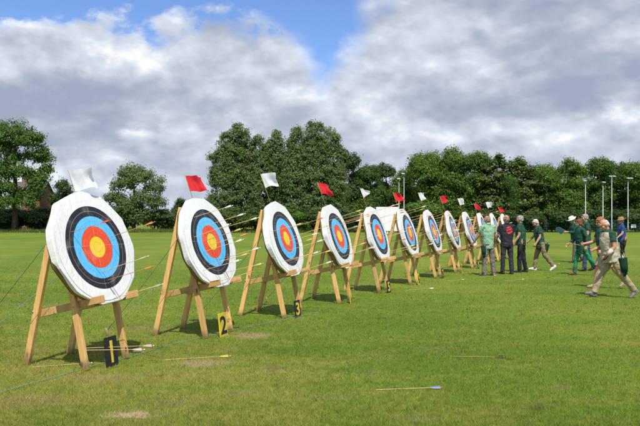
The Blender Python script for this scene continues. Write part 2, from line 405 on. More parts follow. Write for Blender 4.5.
def cover_mat():
    m, nt, b = material('white woven cover', .55, .3)
    tc = nt.new('ShaderNodeTexCoord').outputs['Object']; oi = nt.new('ShaderNodeObjectInfo').outputs['Random']
    off = nt.new('ShaderNodeCombineXYZ', {1: nt.m('MULTIPLY', oi, 17.), 2: nt.m('MULTIPLY', oi, 5.)}).outputs[0]
    v = nt.new('ShaderNodeVectorMath', {0: tc, 1: off}, operation='ADD').outputs[0]
    st = nt.noise(nt.mapping(v, (0, 0, 0), (0, 0, 0), (1, 1.6, 1.0)), 4., 5, .6)
    sp = nt.noise(v, 38., 3, .6)
    c = nt.mix(nt.ss(st, .45, .8), (.76, .76, .75), (.69, .69, .67))
    c = nt.mix(nt.m('MULTIPLY', nt.ss(sp, .66, .76), .5), c, (.40, .36, .28))
    # creases of the stretched sheet
    s = nt.new('ShaderNodeSeparateXYZ', {0: v})
    cr = nt.noise(nt.mapping(v, (0, 0, 0), (R(20), 0, 0), (2, 7, 3.5)), 1.6, 4, .55, 1.2)
    so_ = nt.new('ShaderNodeSeparateXYZ', {0: tc}); rr = nt.m('SQRT', nt.m('ADD', nt.m('POWER', so_.outputs[1], 2.), nt.m('POWER', so_.outputs[2], 2.)))
    ang = nt.m('ARCTAN2', so_.outputs[2], so_.outputs[1]); pv = nt.new('ShaderNodeCombineXYZ', {0: nt.m('MULTIPLY', ang, 9.), 1: nt.m('MULTIPLY', rr, 2.5), 2: nt.m('MULTIPLY', oi, 20.)}).outputs[0]
    pleat = nt.m('MULTIPLY', nt.noise(pv, 1.6, 3, .5, .3), nt.ss(rr, .46, .66, 0., 1.0)); cr = nt.m('ADD', cr, pleat)
    c = nt.mix(nt.m('MULTIPLY', nt.ss(nt.noise(v, 1.7, 5, .65), .52, .72), .30), c, (.47, .42, .32))
    nt.l.new(c, b.inputs['Base Color'])
    bp = nt.new('ShaderNodeBump', {'Strength': .26, 'Distance': .02, 'Height': cr})
    nt.l.new(bp.outputs[0], b.inputs['Normal'])
    return m
M_COVER = cover_mat()

def face_mat():
    m, nt, b = material('printed target face', .5, .3)
    tc = nt.new('ShaderNodeTexCoord').outputs['Object']; s = nt.new('ShaderNodeSeparateXYZ', {0: tc})
    oi = nt.new('ShaderNodeObjectInfo').outputs['Random']
    r = nt.m('SQRT', nt.m('ADD', nt.m('POWER', s.outputs[1], 2.), nt.m('POWER', s.outputs[2], 2.)))
    q = nt.m('DIVIDE', r, .60)
    ramp = nt.new('ShaderNodeValToRGB', {0: q}); cr = ramp.color_ramp; cr.interpolation = 'CONSTANT'
    cr.elements[0].position = 0; cr.elements[0].color = (.84, .56, .02, 1)
    cr.elements[1].position = .2; cr.elements[1].color = (.74, .075, .022, 1)
    for p, c in ((.4, (.105, .47, .84)), (.6, (.017, .018, .024)), (.8, (.76, .76, .74))):
        e = cr.elements.new(p); e.color = (*c, 1)
    # thin scoring lines in the middle of each colour and between colours
    fr = nt.m('ABSOLUTE', nt.m('SUBTRACT', nt.m('FRACT', nt.m('ADD', nt.m('MULTIPLY', q, 10.), .5)), .5))
    line = nt.m('MULTIPLY', nt.ss(fr, .030, .016), nt.ss(q, .84, .80, .22, .7))
    black = nt.m('MULTIPLY', nt.m('GREATER_THAN', q, .62), nt.m('LESS_THAN', q, .79))
    lc = nt.mix(black, (.05, .05, .05), (.55, .55, .55))
    c = nt.mix(nt.m('MULTIPLY', line, nt.m('LESS_THAN', q, .97)), ramp.outputs[0], lc)
    off = nt.new('ShaderNodeCombineXYZ', {1: nt.m('MULTIPLY', oi, 31.), 2: nt.m('MULTIPLY', oi, 11.)}).outputs[0]
    v = nt.new('ShaderNodeVectorMath', {0: tc, 1: off}, operation='ADD').outputs[0]
    # old arrow holes and scuffs
    vor = nt.new('ShaderNodeTexVoronoi', {'Vector': v, 'Scale': 30.})
    pick = nt.m('GREATER_THAN', nt.new('ShaderNodeSeparateXYZ', {0: vor.outputs['Color']}).outputs[0], .60)
    c = nt.mix(nt.m('MULTIPLY', nt.m('MULTIPLY', nt.ss(vor.outputs['Distance'], .20, .12), pick), .62), c, (.28, .22, .15))
    sc = nt.noise(v, 5., 6, .65)
    c = nt.mix(nt.ss(sc, .48, .78, 0., .26), c, (.55, .53, .48))
    sv = nt.new('ShaderNodeSeparateXYZ', {0: tc})
    fold = nt.m('MAXIMUM', nt.ss(nt.m('ABSOLUTE', nt.m('ADD', sv.outputs[1], .012)), .005, .001), nt.ss(nt.m('ABSOLUTE', nt.m('ADD', sv.outputs[2], -.02)), .005, .001))
    c = nt.mix(nt.m('MULTIPLY', fold, .22), c, (.6, .58, .54))
    nt.l.new(c, b.inputs['Base Color'])
    bp = nt.new('ShaderNodeBump', {'Strength': .6, 'Distance': .018, 'Height': nt.noise(nt.mapping(v, (0, 0, 0), (R(20), 0, 0), (2, 9, 3)), 1.6, 4, .55, 1.)})
    nt.l.new(bp.outputs[0], b.inputs['Normal'])
    return m
M_FACE = face_mat()
def flag_mat(name, c):
    m, nt, b = material(name, .7, .15)
    tc = nt.new('ShaderNodeTexCoord').outputs['Object']
    col = nt.mix(nt.ss(nt.noise(tc, 9., 4), .35, .75), c, tuple(x*.82 for x in c))
    nt.l.new(col, b.inputs['Base Color'])
    tr = nt.new('ShaderNodeBsdfTranslucent'); nt.l.new(col, tr.inputs[0])
    mx = nt.new('ShaderNodeMixShader', {0: .3}); nt.l.new(b.outputs[0], mx.inputs[1]); nt.l.new(tr.outputs[0], mx.inputs[2])
    nt.l.new(mx.outputs[0], nt.n['Material Output'].inputs[0]); return m
M_FRED = flag_mat('red flag cloth', (.72, .035, .045)); M_FWHITE = flag_mat('white flag cloth', (.80, .80, .83))
M_CANE = simple('cane', (.36, .24, .11), .6)
M_PBLACK = simple('black painted board', (.018, .018, .018), .5, .3); M_PYEL = simple('yellow painted board', (.62, .47, .035), .5, .3)
M_NYEL = simple('yellow numeral paint', (.66, .50, .05), .5); M_NBLK = simple('black numeral paint', (.015, .015, .015), .5)
M_ROPE = simple('blue green cord', (.16, .27, .28), .7, var=.25); M_ROPE2 = simple('dark green cord', (.05, .12, .10), .7)

# ------------------------------------------------------------------ the twelve butts
STEP = Vector((.962, 2.03, 0)); LATV = Vector((math.sin(R(21.5)), math.cos(R(21.5)), 0)); FACE0 = Vector((-2.51, 7.86, 0)); ROTZ = R(-21.5); LEAN = R(16.5)
NV = Vector((math.cos(ROTZ), math.sin(ROTZ), 0))
ORD = ['first', 'second', 'third', 'fourth', 'fifth', 'sixth', 'seventh', 'eighth', 'ninth', 'tenth', 'eleventh', 'twelfth']
APX, FX, LY = 1.76, .41, .345
def make_stand():
    root = empty('target_stand')
    for sy in (-1, 1):
        y = sy*LY
        # long rear leg runs up to the apex; front leg butts against it
        b = MB(); b.beam((-FX, y, 0), (.018, y, APX+.03), .076, .048, (0, 1, 0)); b.build('leg', M_WOOD, root)
        b = MB(); b.beam((FX, y, 0), (.045, y, 1.62), .076, .044, (0, 1, 0)); l = b.build('leg', M_WOOD, root)
        bo = MB(); bo.tube([(FX*.62, y-.03, .675), (FX*.62, y+.09*(-sy if sy > 0 else 1), .675)], .009, 8); bo.build('bolt', M_BOLT, l)
        bo = MB(); bo.tube([(-.30, y-.034, .60), (-.30, y+.03, .60)], .009, 8); bo.build('bolt', M_BOLT, l)
        bo = MB(); bo.tube([(.035, y-.030, 1.60), (.035, y+.03, 1.60)], .009, 8); bo.build('bolt', M_BOLT, l)
        yi = y - sy*.0485
        b = MB(); b.beam((-.325, yi, .555), (.60, yi, .775), .080, .046, (0, 1, 0)); b.build('crosspiece', M_WOOD2, root)
    b = MB(); b.beam((.03, -LY+.026, 1.60), (.03, LY-.026, 1.60), .06, .04, (1, 0, 0)); b.build('top_rail', M_WOOD2, root)
    return root
def outline(k):
    """12 to 14 sided, slightly irregular edge of the covered boss"""
    r_ = random.Random(k*5+1); n = 12 if k % 2 else 11
    ph = r_.uniform(0, .5); cor = [(.672 + r_.uniform(-.012, .012)) for _ in range(n)]
    def f(th):
        t = ((th/(2*math.pi))*n + ph) % n; i = int(t); q = t - i
        a0, a1 = 2*math.pi/n*0, 2*math.pi/n
        r0, r1 = cor[i], cor[(i+1) % n]
        p = Vector((r0, 0))*(1-q) + Vector((r1*math.cos(a1), r1*math.sin(a1)))*q
        return p.length*.88 + .656*.12
    return f
def front(k, y, z):
    return .006*math.sin(5.1*y+k*1.7)+.005*math.sin(6.3*z+k*.9+2*y) - .010*((y*y+z*z)/.42)
def boss_meshes(k):
    f = outline(k); NT_ = 72; r_ = random.Random(k+40)
    wob = [r_.uniform(0, 6.28) for _ in range(4)]
    def wrap(th):                       # how far the sheet is pulled round the rim
        y, z = math.cos(th), math.sin(th)
        base = .030 + .070*max(0., z*.55 + .75*max(0, -y)*(1 if z > -.25 else .1)) 
        if k >= 1: base = .028 + .050*max(0., z)**1.5 + .055*max(0, -y)*(1 if z > -.45 else .2)*max(0, 1-abs(z+.05)*.9)
        return max(.016, min(.112, base + .012*math.sin(3*th+wob[0]) + .008*math.sin(7*th+wob[1])))
    # straw core
    b = MB(); D = .125; rings = [(-.010, .50), (-.014, .90), (-.024, .975), (-.045, .985), (-.085, .985), (-.112, .97), (-D, .9), (-D, .5)]
    vs = []; 
    for x, s in rings:
        for j in range(NT_):
            th = 2*math.pi*j/NT_; vs.append((x, f(th)*s*math.cos(th), f(th)*s*math.sin(th)))
    K = len(rings); vs.append((-.012, 0, 0)); vs.append((-D, 0, 0))
    fs = [(i*NT_+j, (i+1)*NT_+j, (i+1)*NT_+(j+1) % NT_, i*NT_+(j+1) % NT_) for i in range(K-1) for j in range(NT_)]
    fs += [(K*NT_, j, (j+1) % NT_) for j in range(NT_)]; fs += [(K*NT_+1, (K-1)*NT_+(j+1) % NT_, (K-1)*NT_+j) for j in range(NT_)]
    b.add(vs, fs, 0, True); core = b.mesh('straw_core', M_STRAW)
    # white cover: front sheet, rolled edge, skirt
    vs = []; spec = [0.05, .25, .45, .62, .78, .90, .965, .988, .996]
    for s in spec:
        for j in range(NT_):
            th = 2*math.pi*j/NT_; y, z = f(th)*s*math.cos(th), f(th)*s*math.sin(th)
            vs.append((front(k, y, z)+.012 - (.002 if s > .99 else 0), y, z))
    for t in (.04, .10, .5, 1.0):
        for j in range(NT_):
            th = 2*math.pi*j/NT_; rr = f(th)*(1.0 + (.003*math.sin(9*th+wob[2]) + .002*math.sin(17*th))*t); x = -wrap(th)*t
            vs.append((x, rr*math.cos(th), rr*math.sin(th)))
    K = len(spec)+4; vs.append((front(k, 0, 0)+.012, 0, 0))
    fs = [(i*NT_+j, (i+1)*NT_+j, (i+1)*NT_+(j+1) % NT_, i*NT_+(j+1) % NT_) for i in range(K-1) for j in range(NT_)]
    fs += [(K*NT_, j, (j+1) % NT_) for j in range(NT_)]
    b = MB(); b.add(vs, fs, 0, True); cover = b.mesh('cover', M_COVER)
    # printed face, pinned 5 mm proud of the sheet
    vs = []; fs = []
    NR = 14
    for i in range(1, NR+1):
        for j in range(NT_):
            th = 2*math.pi*j/NT_; rr = .61*i/NR; rr = min(rr, f(th)*.96)
            y, z = rr*math.cos(th), rr*math.sin(th); vs.append((front(k, y, z)+.017, y, z))
    vs.append((front(k, 0, 0)+.017, 0, 0))
    fs = [(i*NT_+j, (i+1)*NT_+j, (i+1)*NT_+(j+1) % NT_, i*NT_+(j+1) % NT_) for i in range(NR-1) for j in range(NT_)]
    fs += [(NR*NT_, j, (j+1) % NT_) for j in range(NT_)]
    b = MB(); b.add(vs, fs, 0, True); face = b.mesh('target_face', M_FACE)
    return core, cover, face
VARS = [boss_meshes(k) for k in range(5)]
def digit_mesh(ch, h, mat):
    cu = bpy.data.curves.new('digit', 'FONT'); cu.body = ch; cu.size = h/.72; cu.align_x = 'CENTER'; cu.align_y = 'CENTER'; cu.extrude = .0015; cu.offset = .006
    o = bpy.data.objects.new('digit', cu); COL.objects.link(o)
    me = bpy.data.meshes.new_from_object(o.evaluated_get(bpy.context.evaluated_depsgraph_get()))
    bpy.data.objects.remove(o); me.materials.clear(); me.materials.append(mat)
    # keep the glyph inside its board
    xs = [v.co.x for v in me.vertices]; w = max(xs)-min(xs); k = min(1.25, .19/w) if ch != '1' else 1.0
    cx = (max(xs)+min(xs))/2; cy = (max(v.co.y for v in me.vertices)+min(v.co.y for v in me.vertices))/2
    for v in me.vertices: v.co.x = (v.co.x-cx)*k; v.co.y -= cy
    return me

stand0 = make_stand(); boss_mats = []; STANDS = []
flags_v = [0.06, .15, .31, .28, .26, .24, .33, .30, .30, .18, .27, .12]
def flag_mesh(seed, mat, droop, taper):
    r_ = random.Random(seed); W, H = .265, .245; n, mm = 14, 10; p1, p2 = r_.uniform(0, 6), r_.uniform(0, 6)
    b = MB(); vs = []
    for i in range(n+1):
        s = i/n
        for j in range(mm+1):
            t = j/mm
            x = W*s*(1-.10*math.sin(t*3+p2)**2) ; z = H*(t-.5)*(1-taper*s) - droop*s*s*.10 + .03*s*math.sin(2.2*s+p1)
            y = .042*s**.6*math.sin(8*s+p1+2.6*t)+.026*s*math.sin(5*t+p2)+.010*math.sin(15*s+3*t+p2)
            vs.append((x, y, z))
    fs = [(i*(mm+1)+j, (i+1)*(mm+1)+j, (i+1)*(mm+1)+j+1, i*(mm+1)+j+1) for i in range(n) for j in range(mm)]
    b.add(vs, fs, 0, True); return b.mesh('cloth', mat)

look = ['nearest and largest of the row, its number board black', 'with a yellow number 2 board at its foot', 'with a black number 3 board at its foot']
for i in range(12):
    fc = FACE0 + STEP*i; fc.z = 1.31
    org = Vector((fc.x, fc.y, 0)) - NV*.290 + LATV*.03
    jit = random.Random(i+3)
    rz = ROTZ + R(jit.uniform(-1.2, 1.2))*(i > 0)
    st = stand0 if i == 0 else copy_tree(stand0)
    st.location = org; st.rotation_euler = (0, 0, rz); STANDS.append(st)
    flagc = 'white' if i % 2 == 0 else 'red'
    side = ('nearest and leftmost in the row' if i == 0 else '%s from left in the row' % ORD[i])
    tag(st, 'wooden A-frame stand %s, under a %s flag' % (side, flagc), 'target stand', 'timber stands of the archery butts')
    core, cover, face = VARS[[0, 1, 2, 3, 4, 1, 3, 2, 4, 1, 2, 3][i]]
    bo = empty('archery_boss', fc, (0, -LEAN, rz))
    tag(bo, 'round white boss %s, below a %s flag' % (side, flagc), 'archery target', 'round target bosses in the row')
    link('straw_core', core, bo); link('cover', cover, bo); link('target_face', face, bo)
    M = Matrix.Translation(fc) @ Euler((0, -LEAN, rz)).to_matrix().to_4x4(); boss_mats.append(M)
    # flag on a cane pushed into the top of the straw
    base = M @ Vector((-.085, -.02, .60)); upv = (M.to_3x3() @ Vector((-.05, -.06, 1))).normalized()
    fl = empty('flag', base)
    L = flags_v[i] + .255 + .03
    b = MB(); b.tube([(0, 0, 0), upv*(L*.6), upv*L], .0042, 8); b.build('pole', M_CANE, fl)
    cl = link('cloth', flag_mesh(i*3+2, M_FWHITE if i % 2 == 0 else M_FRED, [.6, .5, .3, .8, .4, .4, .5, .5, .4, .8, .5, .7][i], [.05, .05, .05, .05, .75, .2, .15, .2, .1, .2, .1, .2][i]), fl, upv*(L-.135))
    aw = R(28 + [-6, 4, 0, 8, 12, -4, 6, -6, 0, 10, -4, 4][i]); wx = Vector((math.cos(aw), math.sin(aw), [-.05, -.10, -.06, -.28, .02, -.10, -.22, -.12, -.16, -.1, -.12, -.14][i]))
    wx = (wx - upv*(wx.dot(upv) - .0)).normalized(); wy = upv.cross(wx)
    cl.rotation_euler = Matrix((wx, wy, upv)).transposed().to_euler()
    tag(fl, '%s flag flying from the top of the %s boss from the left' % (flagc, ORD[i]), 'flag', 'red and white flags on the bosses')
    # number board
    if i < 9:
        yel = i % 2 == 1
        nb = empty('number_board', org + Matrix.Rotation(rz, 3, 'Z') @ Vector((.54+.012*min(i, 4), -.07-.03*min(i, 4), 0)), (0, R(-6), rz + R([6, 4, 0, 20, 0, 4, 0, 6, 0][i])))
        hh = .33 if i < 2 else .28
        b = MB(); b.box((0, 0, hh/2), (.014, .235, hh), ch=.002); b.build('board', M_PYEL if yel else M_PBLACK, nb)
        me = digit_mesh(str(i+1), hh*.74, M_NBLK if yel else M_NYEL)
        link('numeral', me, nb, (.0095, 0, hh/2), (R(90), 0, R(90)))
        tag(nb, '%s board numbered %d at the foot of the %s stand' % ('yellow' if yel else 'black', i+1, ORD[i]), 'number board', 'number boards by the stands')
bpy.context.view_layer.update()

# ------------------------------------------------------------------ arrows
FLC = {'white': (.78, .78, .76), 'yellow': (.66, .54, .10), 'orange': (.62, .22, .06), 'red': (.50, .07, .05), 'green': (.26, .40, .24), 'pink': (.66, .46, .54), 'black': (.03, .03, .03), 'blue': (.22, .25, .55)}
M_FL = {k: simple(k + ' feather', v, .6, .2, .12) for k, v in FLC.items()}
M_SHAFT = simple('pale wooden shaft', (.58, .40, .20), .4, .4, .12); M_SHAFT2 = simple('brown wooden shaft', (.40, .22, .09), .4, .4, .12); M_SHAFT3 = simple('grey carbon shaft', (.10, .10, .10), .4, .4, .1)
M_NOCK = {'white': M_FL['white'], 'yellow': M_FL['yellow'], 'orange': M_FL['orange'], 'red': M_FL['red'], 'green': M_FL['white'], 'pink': M_FL['white'], 'black': M_FL['black'], 'blue': M_FL['red']}
SHM = {}
def arrow_parts(col, L, shaft):
    key = (col, round(L, 2), shaft)
    if key in SHM: return SHM[key]
    sm = {'p': M_SHAFT, 'b': M_SHAFT2, 'c': M_SHAFT3}[shaft]
    b = MB(); b.tube([(0, 0, 0), (.02, 0, 0), (L-.012, 0, 0)], [.0008, .0032, .0032], 8); ms = b.mesh('shaft', sm)
    b = MB(); 
    for k in range(3):
        a = R(90 + 120*k); c, s = math.cos(a), math.sin(a)
        prof = [(L-.135, .0036), (L-.12, .008), (L-.075, .014), (L-.04, .016), (L-.032, .013), (L-.035, .0036)]
        n = len(prof); t = .0012
        vs = [(x, c*r - s*t, s*r + c*t) for x, r in prof] + [(x, c*r + s*t, s*r - c*t) for x, r in prof]
        fs = [tuple(range(n)), tuple(reversed(range(n, 2*n)))] + [(i, n+i, n+(i+1) % n, (i+1) % n) for i in range(n)]
        b.add(vs, fs)
    mf = b.mesh('fletching', M_FL[col])
    b = MB(); b.tube([(L-.016, 0, 0), (L, 0, 0)], [.0052, .0048], 8); mn = b.mesh('nock', M_NOCK[col])
    b = MB(); b.v = [tuple(v.co) for me in (ms, mf, mn) for v in me.vertices]
    o = 0
    for mi, me in enumerate((ms, mf, mn)):
        for p in me.polygons: b.f.append([o+q for q in p.vertices]); b.m.append(mi); b.sm.append(p.use_smooth)
        o += len(me.vertices)
    mj = b.mesh('arrow', [sm, M_FL[col], M_NOCK[col]])
    SHM[key] = (ms, mf, mn, mj); return SHM[key]
def put_arrow(tip, d, col, L, shaft, label, group, parts=True):
    ms, mf, mn, mj = arrow_parts(col, L, shaft)
    rot = Vector(d).to_track_quat('X', 'Z').to_euler()
    if parts:
        o = empty('arrow', tip, rot); link('shaft', ms, o); link('fletching', mf, o); link('nock', mn, o)
    else: o = link('arrow', mj, None, tip, rot)
    tag(o, label, 'arrow', group); return o
CAMP = Vector((0, 0, HC))
def tail_to_face(i, u, v, L):
    """where on face i an arrow sticks whose nock is seen at (u, v)"""
    Mi = boss_mats[i].inverted(); o = Mi @ CAMP; d = Mi.to_3x3() @ Vector(((u-320)/F, 1, -(v-HZ)/F))
    t = (L - o.x)/d.x; p = o + d*t; return p.y, p.z
def ringname(r):
    return ['gold', 'red', 'blue', 'black', 'white'][min(4, int(r/.122))]
shots = {0: [(107, 219, 'red', .50, 'b'), (152, 222.5, 'orange', .66, 'b'), (146, 257, 'green', .62, 'p'), (153, 265.5, 'orange', .64, 'b'), (160.5, 284, 'green', .66, 'p')],
         1: [(231, 204.5, 'white', .62, 'p'), (243, 213, 'white', .64, 'p'), (256, 216.5, 'white', .66, 'p'), (229, 225.5, 'white', .58, 'p'), (246, 233, 'orange', .64, 'p'), (241.5, 239.5, 'white', .62, 'p'),
             (248, 252.5, 'yellow', .64, 'p'), (258, 247.5, 'white', .66, 'p'), (241, 229, 'yellow', .6, 'b'), (262, 261, 'yellow', .66, 'p'), (240, 259, 'white', .6, 'p'), (251, 272, 'orange', .62, 'p')],
         2: [(301, 222, 'yellow', .56, 'p'), (327, 226, 'yellow', .66, 'p'), (317, 232, 'white', .6, 'p'), (322, 240, 'white', .64, 'p'), (312, 238.5, 'yellow', .58, 'b'), (330, 250, 'yellow', .66, 'p'), (318, 252, 'white', .6, 'p'),
             (309, 264, 'orange', .58, 'p'), (322, 218, 'red', .64, 'b'), (331, 262, 'white', .66, 'p')]}
cols = ['yellow', 'white', 'orange', 'white', 'yellow', 'green', 'red', 'pink']
for i in range(12):
    if i in shots: lst = [(tail_to_face(i, u, v, L), c, L, s) for (u, v, c, L, s) in shots[i]]
    else:
        r_ = random.Random(100+i); lst = []
        for _ in range([0, 0, 0, 13, 12, 11, 10, 9, 9, 5, 4, 0][i]):
            rr = .60*math.sqrt(r_.uniform(.02, 1)); a = r_.uniform(0, 6.283)
            if math.sin(a) > .2 and r_.random() < .3: rr = .55
            lst.append(((rr*math.cos(a), rr*math.sin(a)), r_.choice(cols), r_.uniform(.56, .70), r_.choice('ppb')))
    lst.sort(key=lambda q: -q[0][1])
    r2 = random.Random(i+900)
    for n, ((y, z), c, L, s) in enumerate(lst):
        rr = math.hypot(y, z)
        if rr > .62: y, z = y*.62/rr, z*.62/rr; rr = .62
        d = boss_mats[i].to_3x3() @ Vector((1, r2.uniform(-.05, .05), r2.uniform(-.06, .03)))
        tip = boss_mats[i] @ Vector((0.02, y, z)) - d.normalized()*.09
        L2 = round(L+.10, 1 if i > 2 else 2)
        N = len(lst); pos = 'top' if n == 0 else ('bottom' if n == N-1 else '%s highest there' % ORD[n] if n < 12 else 'second lowest')
        if n == 12 and n != N-1: pos = 'second lowest'
        lab = '%s fletched arrow in the %s of the %s boss, %s' % (c, ringname(rr), ORD[i], pos if pos not in ('top', 'bottom') else {'top': 'topmost there', 'bottom': 'lowest there'}[pos])
        put_arrow(tip, d, c, L2, s, lab, 'arrows stuck in the bosses', i < 5)
# two arrows in the near front leg of the first stand
for (u, v, zz, L, c, w) in [(145.5, 349.5, 7.62, .62, 'pink', 'lower'), (154, 345.5, 7.95, .72, 'pink', 'upper')]:
    tip = Matrix.Translation(STANDS[0].location) @ Euler((0, 0, ROTZ)).to_matrix().to_4x4() @ Vector((.372, -.345 if w == 'lower' else -.335, .215 if w == 'lower' else .235)); tail = pt(u, v, zz)
    put_arrow(tip, (tail-tip).normalized(), c, round((tail-tip).length, 2), 'p', 'pink and white fletched arrow by the black number 1 board, %s of two' % w, 'arrows in the leg of the first stand')
# arrows lying on the turf: tip pixel, nock pixel
lying = [((164, 360.5), (231, 357.5), 'yellow', 'p', 'pale arrow with yellow feathers lying on turf right of first stand'),
         ((29, 368), (65, 366), 'green', 'p', 'short looking arrow on the turf between legs of first stand'),
         ((375, 390.5), (432, 389.5), 'blue', 'p', 'pale arrow with blue feathers lying nearest the camera on grass'),
         ((449, 357), (494, 358.2), 'black', 'b', 'brown arrow with black feathers lying on the open grass'),
         ((406, 290.5), (434, 289), 'white', 'p', 'pale arrow lying on the grass in front of sixth stand'),
         ((505, 281.2), (531, 279.3), 'yellow', 'p', 'yellow feathered arrow lying behind the feet of the walking group'),
         ((480, 277.5), (505, 275.2), 'yellow', 'p', 'pale arrow lying at the feet of the man in light green'),
         ((548, 265), (570, 263.5), 'yellow', 'p', 'pale arrow lying on grass behind the white haired walker'),
         ((445, 281.5), (470, 279.5), 'yellow', 'p', 'pale arrow lying on grass in front of seventh stand'),
         ((597, 262), (613, 262.6), 'white', 'p', 'pale arrow lying on the far grass at the right'),
         ((398, 270.5), (416, 268), 'yellow', 'p', 'yellow feathered arrow lying in the shade behind sixth stand'),
         ((282, 307), (262, 309), 'orange', 'b', 'orange feathered arrow lying under the third stand')]
for (a, b_, c, s, lab) in lying:
    A, B = gpt(*a), gpt(*b_); L = (B-A).length; dirn = (B-A).normalized(); L = max(.66, min(.80, L))
    A.z = .006; B2 = A + dirn*L; B2.z = .019
    put_arrow(A, (B2-A).normalized(), c, round(L, 2), s, lab, 'arrows lying on the turf')

# ------------------------------------------------------------------ cords, pegs
def cord(name, P, r, mat, label, cat, sag=0.):
    pts = []
    for (a, b_) in zip(P[:-1], P[1:]):
        a, b_ = Vector(a), Vector(b_)
        for q in range(8):
            t = q/8; p = a.lerp(b_, t); p.z -= sag*4*t*(1-t); pts.append(p)
    pts.append(Vector(P[-1])); b = MB(); b.tube(pts, r, 6); return tag(b.build(name, mat), label, cat)
gl = [(-40, 407), (0, 394), (45, 381), (82, 370.5), (108, 363.5), (132, 357.5), (165, 347), (200, 339), (235, 330.5), (270, 323.5), (300, 317), (318, 313)]
pp = [gpt(u, v) for u, v in gl]
pp = [Vector((p.x, p.y, .016)) for p in pp]
cord('ground_cord', pp, .0030, M_ROPE, 'pale blue cord laid on the grass along the row of butts', 'cord')
peg0 = gpt(-45, 366.5)
M_PEG = simple('peg wood', (.30, .20, .10), .7)
for i in range(4):
    pg = peg0 + STEP*i + (Vector((.12, 0, 0)) if i else Vector())
    b = MB(); b.tube([(0, 0, -.05), (-.03, .01, .08), (-.04, .015, .11)], [.012, .017, .017], 8)
    tag(b.build('tent_peg', M_PEG, None, pg), 'wooden peg in the turf holding the guy cords of the %s stand' % ORD[i], 'peg', 'guy pegs behind the stands')
    top = pg + Vector((-.03, .01, .075)); Mi = boss_mats[i]
    a1 = Mi @ Vector((-.10, -.63, .10)); st = Matrix.Translation(STANDS[i].location) @ Euler((0, 0, ROTZ)).to_matrix().to_4x4()
    cord('guy_rope', [a1, top], .003, M_ROPE2, 'dark guy cord from the rim of the %s boss down to its peg' % ORD[i], 'guy cord', .02)
    if i < 2: cord('guy_rope', [st @ Vector((-.06, LY-.03, 1.30)), top], .003, M_ROPE, 'blue guy cord from behind the %s boss down to its peg' % ORD[i], 'guy cord', .02)
# ------------------------------------------------------------------ trees
def leaf_mat(name, dark, mid, light, trans=.45):
    m, nt, b = material(name, .5, .3)
    t = nt.new('ShaderNodeAttribute', attribute_name='tint').outputs['Fac']
    oi = nt.new('ShaderNodeObjectInfo').outputs['Random']
    ramp = nt.new('ShaderNodeValToRGB', {0: nt.m('ADD', t, nt.m('MULTIPLY', nt.m('SUBTRACT', oi, .5), .22))}); cr = ramp.color_ramp
    cr.elements[0].position = .05; cr.elements[0].color = (*dark, 1); cr.elements[1].position = .95; cr.elements[1].color = (*light, 1)
    e = cr.elements.new(.5); e.color = (*mid, 1)
    nt.l.new(ramp.outputs[0], b.inputs['Base Color'])
    tr = nt.new('ShaderNodeBsdfTranslucent'); nt.l.new(ramp.outputs[0], tr.inputs[0])
    mx = nt.new('ShaderNodeMixShader', {0: trans}); nt.l.new(b.outputs[0], mx.inputs[1]); nt.l.new(tr.outputs[0], mx.inputs[2])
    nt.l.new(mx.outputs[0], nt.n['Material Output'].inputs[0]); return m
L_OAK = leaf_mat('oak leaves', (0.046, 0.098, 0.015), (0.081, 0.161, 0.023), (0.132, 0.224, 0.037))
L_GREY = leaf_mat('grey green leaves', (0.098, 0.152, 0.041), (0.146, 0.210, 0.063), (0.213, 0.281, 0.105))
L_MID = leaf_mat('fresh green leaves', (0.064, 0.132, 0.016), (0.109, 0.196, 0.023), (0.172, 0.265, 0.041))
L_DARK = leaf_mat('dark evergreen leaves', (0.045, 0.083, 0.020), (0.070, 0.120, 0.030), (0.112, 0.169, 0.050))
L_PINE = leaf_mat('pine needles', (0.039, 0.066, 0.009), (0.063, 0.095, 0.014), (0.099, 0.134, 0.022), .12)
L_LIME = leaf_mat('pale bush leaves', (.055, .095, .012), (.090, .150, .020), (.140, .205, .035))
M_BARK = simple('bark', (.085, .065, .045), .9, .1, .35, 5., .6, 14.)
